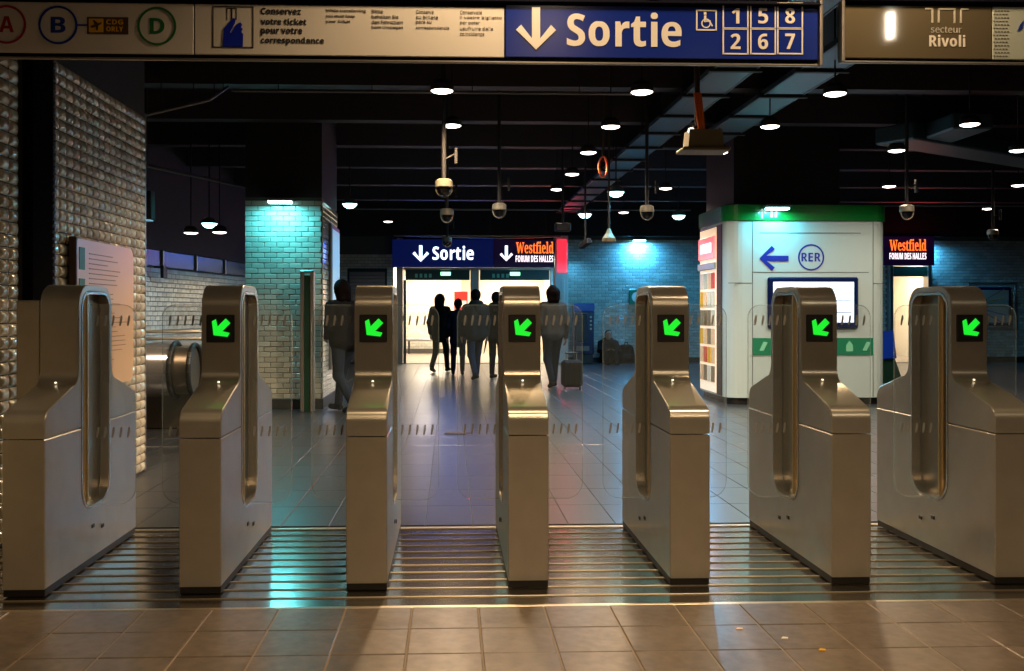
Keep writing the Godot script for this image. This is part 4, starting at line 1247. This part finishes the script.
# ------------------------------------------------------------------ furniture of the hall
func furniture() -> void:
	# escalator newels
	var t := thing("escalator_end", "rounded chrome escalator ends with black handrails behind the studded wall", "escalator", Vector3(-3.4, 0, -11.0))
	var drum := func(x0: float, x1: float, r: float) -> ArrayMesh:
		var g := Shape.new()
		g.tube(Vector3(x0, 0.67, 0), Vector3(x1, 0.67, 0), r, r, 36)
		return g.mesh()
	var hand := func(x: float, r: float) -> ArrayMesh:
		var g := Shape.new()
		var pts := []
		for k in 25:
			var a := TAU * k / 24.0
			pts.append(Vector3(x, 0.67 + cos(a) * r, sin(a) * r))
		g.path(pts, 0.030, 8)
		return g.mesh()
	part(t, "newel", drum.call(-0.45, 0.30, 0.30), M.chrome)
	part(t, "handrail", hand.call(0.30, 0.31), M.rubber)
	part(t, "newel", drum.call(0.32, 0.50, 0.27), M.slot_steel)
	part(t, "handrail", hand.call(0.51, 0.29), M.rubber)
	part(t, "skirt", box_mesh(Vector3(0.9, 0.40, 0.5), 0.01), M.slot_steel, Vector3(0.0, 0.20, -0.30))
	part(t, "balustrade", box_mesh(Vector3(0.9, 0.56, 2.6), 0.02), M.slot_steel, Vector3(0.0, 0.66, -1.5))
	for q in [[1.02, 0.0], [0.93, 0.15]]:
		var g := Shape.new()
		g.tube(Vector3(-0.4, q[0] + 0.07, -0.9 - q[1]), Vector3(0.75, q[0] + 0.07, -0.9 - q[1]), 0.018, 0.018, 8)
		part(t, "guard_rail", g.mesh(), M.trim_steel)
	# slim post in front of the brick column
	var p := thing("gate_post", "slim steel post with a dark slot before the brick column", "post", Vector3(-1.90, 0, -12.9))
	part(p, "post_side", box_mesh(Vector3(0.05, 1.88, 0.14), 0.008), M.frame_metal, Vector3(-0.065, 0.94, 0))
	part(p, "post_side", box_mesh(Vector3(0.05, 1.88, 0.14), 0.008), M.frame_metal, Vector3(0.065, 0.94, 0))
	part(p, "slot", box_mesh(Vector3(0.08, 1.82, 0.10), 0.004), M.green_dark, Vector3(0, 0.91, 0))
	part(p, "cap", box_mesh(Vector3(0.19, 0.03, 0.15), 0.01), M.frame_metal, Vector3(0, 1.87, 0))
	# shutter in the beige wall
	var s := thing("roller_shutter", "grey brown roller shutter in the beige wall beside the exit", "shutter", Vector3(-2.14, 0, -24.95))
	part(s, "frame", box_mesh(Vector3(1.02, 2.46, 0.04), 0.008), M.dark_paint, Vector3(0, 1.23, 0))
	var sl := box_mesh(Vector3(0.92, 0.088, 0.03), 0.010)
	for k in 25: part(s, "slat", sl, M.grey_shutter, Vector3(0, 0.07 + k * 0.094, 0.025))
	# drinks machine on the blue wall
	var v := thing("vending_machine", "blue vending machine against the blue brick wall", "vending machine", Vector3(3.42, 0, -24.62))
	part(v, "cabinet", box_mesh(Vector3(0.50, 1.30, 0.5), 0.015), M.blue_dark, Vector3(0, 0.90, 0))
	part(v, "base", box_mesh(Vector3(0.46, 0.25, 0.44), 0.01), M.black, Vector3(0, 0.125, 0))
	part(v, "header", box_mesh(Vector3(0.52, 0.20, 0.03), 0.008), M.blue_machine, Vector3(0, 1.45, 0.26))
	part(v, "window_face", box_mesh(Vector3(0.28, 0.70, 0.012), 0.004), M.camera_dome, Vector3(-0.08, 0.92, 0.255))
	for k in 4: part(v, "button", box_mesh(Vector3(0.05, 0.05, 0.012), 0.004), M.ink_pale, Vector3(0.17, 1.20 - k * 0.10, 0.255))
	part(v, "tray_slot", box_mesh(Vector3(0.34, 0.12, 0.012), 0.004), M.ink_grey, Vector3(-0.04, 0.40, 0.255))
	# green notice on the blue wall, half behind the fifth gate
	var n := thing("wall_notice", "teal notice with a pale disc on the blue wall behind the fifth gate", "notice", Vector3(4.85, 1.72, -24.96))
	part(n, "board", box_mesh(Vector3(0.34, 0.40, 0.03), 0.006), M.green_strip)
	ring(n, Vector3(0.03, 0, 0.016), 0.13, 0.13, M.ink_white, "disc")
	# framed map on the right wall
	var f := thing("wall_map", "dark framed map on the right hand blue wall", "map", Vector3(14.38, 1.48, -24.94))
	part(f, "frame", box_mesh(Vector3(1.0, 1.02, 0.06), 0.05), M.blue_dark)
	part(f, "sheet", box_mesh(Vector3(0.84, 0.86, 0.008), 0.002), M.sign_pale, Vector3(0, 0, 0.03))
	for k in 5:
		part(f, "map_line", box_mesh(Vector3(0.7, 0.02, 0.004), 0.0), [M.ink_red, M.ink_blue, M.ink_green, M.ink_yellow, M.ink_grey][k], Vector3(0, -0.3 + k * 0.15, 0.036), Vector3(0, 0, -0.5 + k * 0.25))
	# outer pale border of the same map
	for q in [[0, 0.60, 1.3, 0.05], [0.63, 0, 0.05, 1.25], [-0.63, 0, 0.05, 1.25], [0, -0.60, 1.3, 0.05]]:
		part(f, "border", box_mesh(Vector3(q[2], q[3], 0.02), 0.004), M.frame_metal, Vector3(q[0], q[1], -0.005))
	# blue standing board beyond the kiosk
	var bb := thing("standing_board", "blue standing board right of the kiosk, beyond the seventh gate", "sign board", Vector3(8.15, 0, -17.6))
	part(bb, "board", box_mesh(Vector3(0.26, 0.52, 0.03), 0.006), M.blue_machine, Vector3(0, 0.72, 0.02), Vector3(-0.12, 0, 0.06))
	var bg := Shape.new()
	bg.plate(PackedVector2Array([Vector2(-0.18, 0), Vector2(0.30, 0), Vector2(0.12, 0.5), Vector2(-0.10, 0.5)]), 0.04)
	part(bb, "easel", bg.mesh(), M.green_dark, Vector3(0, 0, -0.03))
	# litter on the floor
	var lt := thing("paper_scrap", "flat brown scrap of card on the hall floor beyond the gates", "litter", Vector3(0.07, 0.003, -10.5))
	var lg := Shape.new()
	lg.plate(PackedVector2Array([Vector2(-0.13, -0.05), Vector2(0.10, -0.07), Vector2(0.15, 0.04), Vector2(0.02, 0.06), Vector2(-0.12, 0.05)]), 0.006)
	part(lt, "card", lg.mesh(), M.dark_brown, Vector3.ZERO, Vector3(-PI / 2, 0, 0))
	for q in [[1.36, 3.86, "white", "ink_white"], [1.46, 3.72, "yellow", "ink_yellow"], [1.21, 3.98, "pale", "paper"]]:
		var w := thing("paper_scrap", "tiny %s scrap on the near floor tiles" % q[2], "litter", Vector3(q[0], 0.001, -q[1]))
		var wg := Shape.new()
		wg.plate(PackedVector2Array([Vector2(-0.016, -0.008), Vector2(0.012, -0.012), Vector2(0.017, 0.006), Vector2(-0.002, 0.013)]), 0.004)
		part(w, "scrap", wg.mesh(), M[q[3]], Vector3.ZERO, Vector3(-PI / 2, 0, 0))

# ------------------------------------------------------------------ people
func blob(bones: Array, cell: float, k: float) -> ArrayMesh:
	# tapered capsules joined with a smooth minimum, meshed as surface nets
	var lo := Vector3(1e9, 1e9, 1e9); var hi := -lo
	for b in bones:
		var r: float = maxf(b[2], b[3]) + 3.0 * cell
		for p: Vector3 in [b[0], b[1]]:
			lo = lo.min(p - Vector3(r, r, r)); hi = hi.max(p + Vector3(r, r, r))
	var nx := int((hi.x - lo.x) / cell) + 2; var ny := int((hi.y - lo.y) / cell) + 2; var nz := int((hi.z - lo.z) / cell) + 2
	var f := PackedFloat32Array(); f.resize(nx * ny * nz); f.fill(1000.0)
	for b in bones:
		var a: Vector3 = b[0]; var ba: Vector3 = b[1] - b[0]
		var ra: float = b[2]; var rb: float = b[3]
		var l2 := maxf(ba.length_squared(), 1e-9)
		var m := maxf(ra, rb) + k + 2.5 * cell
		var mn: Vector3 = ((a.min(b[1]) - Vector3(m, m, m) - lo) / cell).floor().clamp(Vector3.ZERO, Vector3(nx - 1, ny - 1, nz - 1))
		var mx: Vector3 = ((a.max(b[1]) + Vector3(m, m, m) - lo) / cell).ceil().clamp(Vector3.ZERO, Vector3(nx - 1, ny - 1, nz - 1))
		for z in range(int(mn.z), int(mx.z) + 1):
			for y in range(int(mn.y), int(mx.y) + 1):
				var o := (z * ny + y) * nx
				for x in range(int(mn.x), int(mx.x) + 1):
					var pa := lo + Vector3(x, y, z) * cell - a
					var h := clampf(pa.dot(ba) / l2, 0.0, 1.0)
					var d := (pa - ba * h).length() - lerpf(ra, rb, h)
					var g := f[o + x]
					if g < 900.0:
						var q := clampf(0.5 + 0.5 * (g - d) / k, 0.0, 1.0)
						f[o + x] = lerpf(g, d, q) - k * q * (1.0 - q)
					else:
						f[o + x] = d
	var id := PackedInt32Array(); id.resize(nx * ny * nz); id.fill(-1)
	var V := PackedVector3Array(); var N := PackedVector3Array(); var I := PackedInt32Array()
	var off := [0, 1, nx, nx + 1, nx * ny, nx * ny + 1, nx * ny + nx, nx * ny + nx + 1]
	var edges := [[0, 1], [2, 3], [4, 5], [6, 7], [0, 2], [1, 3], [4, 6], [5, 7], [0, 4], [1, 5], [2, 6], [3, 7]]
	for z in nz - 1:
		for y in ny - 1:
			for x in nx - 1:
				var o := (z * ny + y) * nx + x
				if f[o] > 2.0 * cell: continue
				var inside := 0
				for c in 8:
					if f[o + off[c]] < 0.0: inside += 1
				if inside == 0 or inside == 8: continue
				var s := Vector3.ZERO; var n := 0
				for e in edges:
					var fa := f[o + off[e[0]]]; var fb := f[o + off[e[1]]]
					if (fa < 0.0) == (fb < 0.0): continue
					var t := fa / (fa - fb)
					var pa := Vector3(e[0] & 1, (e[0] >> 1) & 1, e[0] >> 2); var pb := Vector3(e[1] & 1, (e[1] >> 1) & 1, e[1] >> 2)
					s += pa.lerp(pb, t); n += 1
				var gr := Vector3.ZERO
				for c in 8:
					var w := clampf(f[o + off[c]], -0.2, 0.2)
					gr += Vector3(1 if c & 1 else -1, 1 if c & 2 else -1, 1 if c & 4 else -1) * w
				id[o] = V.size()
				V.append(lo + (Vector3(x, y, z) + s / n) * cell); N.append(gr.normalized())
	for z in range(1, nz - 1):
		for y in range(1, ny - 1):
			for x in range(1, nx - 1):
				var o := (z * ny + y) * nx + x
				var a := f[o] < 0.0
				for ax in 3:
					var st: int = [1, nx, nx * ny][ax]
					if (f[o + st] < 0.0) == a: continue
					var u: int = [nx, nx * ny, 1][ax]; var w: int = [nx * ny, 1, nx][ax]
					var q := [id[o - u - w], id[o - w], id[o], id[o - u]]
					if q.min() < 0: continue
					if a: I.append_array([q[0], q[2], q[1], q[0], q[3], q[2]])
					else: I.append_array([q[0], q[1], q[2], q[0], q[2], q[3]])
	var arr := []
	arr.resize(Mesh.ARRAY_MAX)
	arr[Mesh.ARRAY_VERTEX] = V; arr[Mesh.ARRAY_NORMAL] = N; arr[Mesh.ARRAY_INDEX] = I
	var mm := ArrayMesh.new()
	mm.add_surface_from_arrays(Mesh.PRIMITIVE_TRIANGLES, arr)
	return mm

func cloth(c: Color, rough := 0.85) -> StandardMaterial3D:
	var m := StandardMaterial3D.new()
	m.resource_name = "cloth"
	m.albedo_color = c; m.roughness = rough; m.metallic_specular = 0.12
	return m

func hand_bones(w: Vector3, dir: Vector3, side: float) -> Array:
	# palm, four unequal bent fingers and a thumb leaving the side of the palm
	var out := []
	var fwd := Vector3(0, 0, 1)
	fwd = (fwd - dir * fwd.dot(dir)).normalized()
	var inn := dir.cross(fwd) * side
	var k := w + dir * 0.085
	for i in 3: out.append([w + dir * 0.01 + fwd * (i - 1) * 0.016, k + fwd * (i - 1) * 0.024, 0.016, 0.014])
	var len := [0.070, 0.080, 0.074, 0.058]
	for i in 4:
		var p := k + fwd * (0.030 - i * 0.020)
		var a: Vector3 = p + dir * len[i] * 0.5 + inn * 0.006
		var b: Vector3 = a + (dir + inn * 0.7).normalized() * len[i] * 0.5
		out.append([p, a, 0.0095, 0.0088]); out.append([a, b, 0.0088, 0.0078])
	var tb := w + dir * 0.035 + fwd * 0.030
	var t1 := tb + (dir * 0.6 + fwd * 0.8).normalized() * 0.035
	out.append([tb, t1, 0.013, 0.011]); out.append([t1, t1 + (dir * 0.95 + fwd * 0.25).normalized() * 0.032, 0.011, 0.009])
	return out

func merge(ms: Array) -> ArrayMesh:
	var st := SurfaceTool.new()
	st.begin(Mesh.PRIMITIVE_TRIANGLES)
	for m: ArrayMesh in ms: st.append_from(m, 0, Transform3D())
	return st.commit()

func person(label: String, at: Vector3, yaw: float, tall: float, pose: Dictionary, look: Dictionary, cell := 0.024) -> Node3D:
	var t := thing("person", label, "person", at, pose.get("group", ""))
	t.rotation.y = yaw
	t.scale = Vector3.ONE * tall / 1.72
	var S := func(x: float, y: float, z: float) -> Vector3: return Vector3(x, y, z)
	var legs: Array = pose.legs      # per side: hip, knee, ankle, toe direction
	var arms: Array = pose.arms      # per side: elbow, wrist
	var lean: Vector3 = pose.get("lean", Vector3.ZERO)   # shift of the chest
	var drop: float = pose.get("drop", 0.0)
	var pel := Vector3(0, 0.95 - drop, pose.get("back", 0.0))
	var chest := pel + Vector3(0, 0.36, 0) + lean
	var neck := pel + Vector3(0, 0.50, -0.01) + lean * 1.25
	var head: Vector3 = pel + Vector3(0, 0.64, 0.02) + lean * 1.45 + pose.get("nod", Vector3.ZERO)
	var body := []; var coat := []; var trou := []
	# torso
	var w: float = look.get("wide", 1.0)
	for s in [-1.0, 1.0]:
		body.append([pel + Vector3(0.05 * s, 0, 0), chest + Vector3(0.06 * s, 0, 0), 0.085, 0.095])
		coat.append([pel + Vector3(0.06 * s * w, -look.get("hem", 0.02), 0), pel + Vector3(0.06 * s * w, 0.12, 0), 0.135 * w, 0.118 * w])
		coat.append([pel + Vector3(0.06 * s * w, 0.12, 0), chest + Vector3(0.07 * s * w, 0, 0), 0.118 * w, 0.125 * w])
		trou.append([pel + Vector3(0.06 * s, 0.06, 0), legs[0 if s < 0 else 1][0], 0.108, 0.095])
	body.append([chest, neck, 0.08, 0.055]); body.append([neck, head, 0.052, 0.05])
	coat.append([chest + Vector3(-0.12, 0.07, 0), chest + Vector3(0.12, 0.07, 0), 0.085, 0.085])
	coat.append([neck + Vector3(0, -0.05, 0), neck + Vector3(0, 0.0, 0), 0.075, 0.066])
	var hands := []
	for i in 2:
		var s := -1.0 if i == 0 else 1.0
		var L: Array = legs[i]
		body.append([L[0], L[1], 0.06, 0.045]); body.append([L[1], L[2], 0.045, 0.035])
		trou.append([L[0], L[1], 0.094, 0.070]); trou.append([L[1], L[2] + Vector3(0, 0.02, 0), 0.068, 0.054])
		var sh := chest + Vector3(0.175 * s * w, 0.07, 0)
		var el: Vector3 = arms[i][0]; var wr: Vector3 = arms[i][1]
		body.append([chest + Vector3(0.1 * s, 0.06, 0), sh, 0.05, 0.045]); body.append([sh, el, 0.042, 0.036]); body.append([el, wr, 0.034, 0.026])
		coat.append([sh, el, 0.072, 0.058]); coat.append([el, wr, 0.056, 0.044])
		hands.append_array(hand_bones(wr, (wr - el).normalized(), s))
		var toe: Vector3 = L[3]
		var heel: Vector3 = L[2] + Vector3(0, -0.045, 0) - toe * 0.03
		var shoe := blob([[heel, heel + toe * 0.20, 0.042, 0.036], [heel + toe * 0.06 + Vector3(0, 0.03, 0), L[2] + Vector3(0, 0.03, 0), 0.042, 0.044]], 0.014, 0.02)
		part(t, "shoe", shoe, look.shoes)
	var bm := blob(body, cell, 0.03)
	var skull := blob([[head + Vector3(0, 0.0, 0.0), head + Vector3(0, 0.045, -0.012), 0.080, 0.092], [head + Vector3(0, -0.055, 0.035), head + Vector3(0, -0.02, 0.03), 0.045, 0.065], [head + Vector3(0, 0.02, 0.085), head + Vector3(0, -0.022, 0.100), 0.011, 0.015], [head + Vector3(-0.082, 0.0, -0.005), head + Vector3(-0.086, 0.03, -0.012), 0.014, 0.018], [head + Vector3(0.082, 0.0, -0.005), head + Vector3(0.086, 0.03, -0.012), 0.014, 0.018], [head + Vector3(-0.022, -0.052, 0.078), head + Vector3(0.022, -0.052, 0.078), 0.008, 0.008], [neck + Vector3(0, 0.0, 0), head, 0.05, 0.05]], 0.011, 0.014)
	var hm := blob(hands, 0.0075, 0.006)
	part(t, "body", merge([bm, skull, hm]), M.skin)
	for s in [-1.0, 1.0]: part(t, "eye", sphere(0.010), M.black, head + Vector3(0.032 * s, 0.018, 0.083))
	part(t, "jacket", blob(coat, cell, 0.045), look.coat)
	part(t, "trousers", blob(trou, cell, 0.035), look.trousers)
	var hair := [[head + Vector3(0, 0.055, -0.030), head + Vector3(0, 0.03, -0.045), 0.098, 0.094], [head + Vector3(0, 0.0, -0.06), head + Vector3(0, -0.05, -0.055), 0.075, 0.06]]
	if look.get("long", 0.0) > 0.0:
		for s in [-1.0, 1.0]: hair.append([head + Vector3(0.045 * s, 0.02, -0.05), head + Vector3(0.05 * s, -look.long, -0.075), 0.078, 0.06])
	if look.get("hood", false):
		part(t, "hood", blob([[neck + Vector3(-0.07, 0.0, -0.04), neck + Vector3(0.07, 0.0, -0.04), 0.075, 0.075], [neck + Vector3(0, 0.0, -0.06), neck + Vector3(0, -0.10, -0.10), 0.08, 0.05]], 0.02, 0.03), look.coat)
	part(t, "hair", blob(hair, 0.016, 0.03), look.hair)
	return t

func people() -> void:
	var black := cloth(Color(0.055, 0.05, 0.055)); var hairb := cloth(Color(0.045, 0.035, 0.03), 0.6)
	var jeans := cloth(Color(0.11, 0.14, 0.19)); var grey := cloth(Color(0.22, 0.215, 0.21)); var dark := cloth(Color(0.075, 0.075, 0.085))
	var navy := cloth(Color(0.06, 0.07, 0.11)); var brown := cloth(Color(0.05, 0.03, 0.025), 0.7); var olive := cloth(Color(0.13, 0.125, 0.12))
	var F := Vector3(0, 0, 1)
	var stand := [[Vector3(-0.09, 0.90, 0), Vector3(-0.10, 0.49, 0.02), Vector3(-0.10, 0.085, -0.02), F], [Vector3(0.09, 0.90, 0), Vector3(0.10, 0.49, 0.03), Vector3(0.11, 0.085, 0.02), F]]
	var stride := [[Vector3(-0.09, 0.90, 0), Vector3(-0.09, 0.52, 0.17), Vector3(-0.09, 0.095, 0.24), F], [Vector3(0.09, 0.90, 0), Vector3(0.09, 0.48, 0.0), Vector3(0.09, 0.13, -0.30), Vector3(0, -0.25, 0.97)]]
	var hang := [[Vector3(-0.24, 1.10, -0.03), Vector3(-0.25, 0.86, 0.06)], [Vector3(0.24, 1.10, -0.03), Vector3(0.25, 0.86, 0.06)]]
	var swing := [[Vector3(-0.24, 1.11, -0.10), Vector3(-0.25, 0.88, -0.05)], [Vector3(0.24, 1.11, 0.06), Vector3(0.24, 0.92, 0.22)]]
	var front := [[Vector3(-0.24, 1.12, 0.0), Vector3(-0.14, 0.98, 0.19)], [Vector3(0.24, 1.12, 0.0), Vector3(0.14, 0.98, 0.19)]]
	person("person in a dark grey jacket and jeans walking away behind the third gate", Vector3(-1.40, 0, -12.75), PI + 0.75, 1.76, {"legs": stride, "arms": front, "lean": Vector3(0, -0.01, 0.04)}, {"coat": dark, "trousers": jeans, "shoes": black, "hair": brown, "long": 0.10, "wide": 1.08}, 0.02)
	person("person in a black coat walking to the exit, leftmost of the group", Vector3(-0.22, 0, -21.2), PI - 0.3, 1.72, {"legs": stride, "arms": hang}, {"coat": black, "trousers": black, "shoes": black, "hair": hairb, "long": 0.12, "hem": 0.16})
	person("shorter person in black, between two others before the exit", Vector3(0.17, 0, -20.4), PI, 1.60, {"legs": stand, "arms": hang}, {"coat": navy, "trousers": navy, "shoes": black, "hair": hairb, "hem": 0.20})
	person("person in a hooded jacket and jeans, tallest of the group before exit", Vector3(0.50, 0, -18.8), PI + 0.25, 1.76, {"legs": stride, "arms": hang}, {"coat": olive, "trousers": jeans, "shoes": black, "hair": hairb, "hood": true, "wide": 1.14, "hem": 0.08})
	person("person with an umbrella half hidden by the middle gate", Vector3(0.93, 0, -19.2), PI - 0.5, 1.72, {"legs": stand, "arms": front}, {"coat": dark, "trousers": navy, "shoes": black, "hair": hairb, "hood": true, "wide": 1.12, "hem": 0.10})
	person("person in a grey top and dark trousers right of the middle gate", Vector3(1.80, 0, -16.8), PI + 0.15, 1.78, {"legs": stride, "arms": hang}, {"coat": grey, "trousers": navy, "shoes": black, "hair": brown, "long": 0.10})
	# umbrella held by the half hidden person
	var u := thing("folded_umbrella", "thin folded umbrella held by the person behind the middle gate", "umbrella", Vector3(0.74, 0.50, -19.05))
	var ug := Shape.new()
	ug.tube(Vector3(-0.07, 0.0, 0), Vector3(0.02, 0.42, 0), 0.008, 0.030, 10)
	part(u, "canopy", ug.mesh(), black)
	var uh := Shape.new()
	uh.path([Vector3(0.02, 0.42, 0), Vector3(0.05, 0.54, 0), Vector3(0.08, 0.57, 0), Vector3(0.10, 0.54, 0)], 0.010, 7)
	part(u, "handle", uh.mesh(), brown)
	# suitcase beside the grey-topped person
	var c := thing("suitcase", "dark wheeled suitcase beside the person in the grey top", "suitcase", Vector3(2.08, 0, -16.35))
	part(c, "case", box_mesh(Vector3(0.36, 0.46, 0.24), 0.05), M.suitcase, Vector3(0, 0.28, 0))
	for k in 4: part(c, "ridge", box_mesh(Vector3(0.03, 0.40, 0.012), 0.004), M.suitcase, Vector3(-0.12 + k * 0.08, 0.28, 0.122))
	for x in [-0.13, 0.13]:
		var wg := Shape.new(); wg.tube(Vector3(x - 0.015, 0.03, 0.06), Vector3(x + 0.015, 0.03, 0.06), 0.03, 0.03, 12)
		part(c, "wheel", wg.mesh(), M.rubber)
		var hg := Shape.new(); hg.tube(Vector3(x * 0.7, 0.50, -0.06), Vector3(x * 0.7, 0.62, -0.06), 0.008, 0.008, 7)
		part(c, "handle_tube", hg.mesh(), M.frame_metal)
	part(c, "grip", box_mesh(Vector3(0.22, 0.03, 0.03), 0.010), M.rubber, Vector3(0, 0.63, -0.06))
	# seated against the blue wall
	var sit := [[Vector3(-0.09, 0.12, -0.05), Vector3(-0.13, 0.50, 0.30), Vector3(-0.12, 0.085, 0.48), F], [Vector3(0.09, 0.12, -0.05), Vector3(0.12, 0.46, 0.33), Vector3(0.12, 0.085, 0.52), F]]
	var hug := [[Vector3(-0.25, 0.34, 0.10), Vector3(-0.12, 0.36, 0.33)], [Vector3(0.25, 0.34, 0.10), Vector3(0.10, 0.36, 0.33)]]
	person("person in dark clothes sitting on the floor against the blue wall", Vector3(4.06, 0, -24.45), 0.0, 1.74, {"legs": sit, "arms": hug, "drop": 0.83, "back": -0.10, "lean": Vector3(0, -0.02, 0.02), "nod": Vector3(0, -0.02, 0.03)}, {"coat": dark, "trousers": navy, "shoes": black, "hair": hairb, "wide": 1.12, "hood": true, "hem": -0.02})
	var r := thing("rucksack", "dark rucksack on the floor beside the sitting person", "bag", Vector3(4.52, 0, -24.5))
	part(r, "bag_body", blob([[Vector3(-0.09, 0.16, 0), Vector3(-0.07, 0.38, 0), 0.15, 0.12], [Vector3(0.09, 0.16, 0), Vector3(0.07, 0.38, 0), 0.15, 0.12]], 0.025, 0.05), dark)
	part(r, "pocket", blob([[Vector3(-0.07, 0.17, 0.12), Vector3(0.07, 0.17, 0.12), 0.09, 0.09]], 0.02, 0.03), navy)
	var rg := Shape.new(); rg.path([Vector3(-0.04, 0.49, 0), Vector3(-0.03, 0.55, 0), Vector3(0.03, 0.55, 0), Vector3(0.04, 0.49, 0)], 0.012, 7)
	part(r, "carry_loop", rg.mesh(), black)
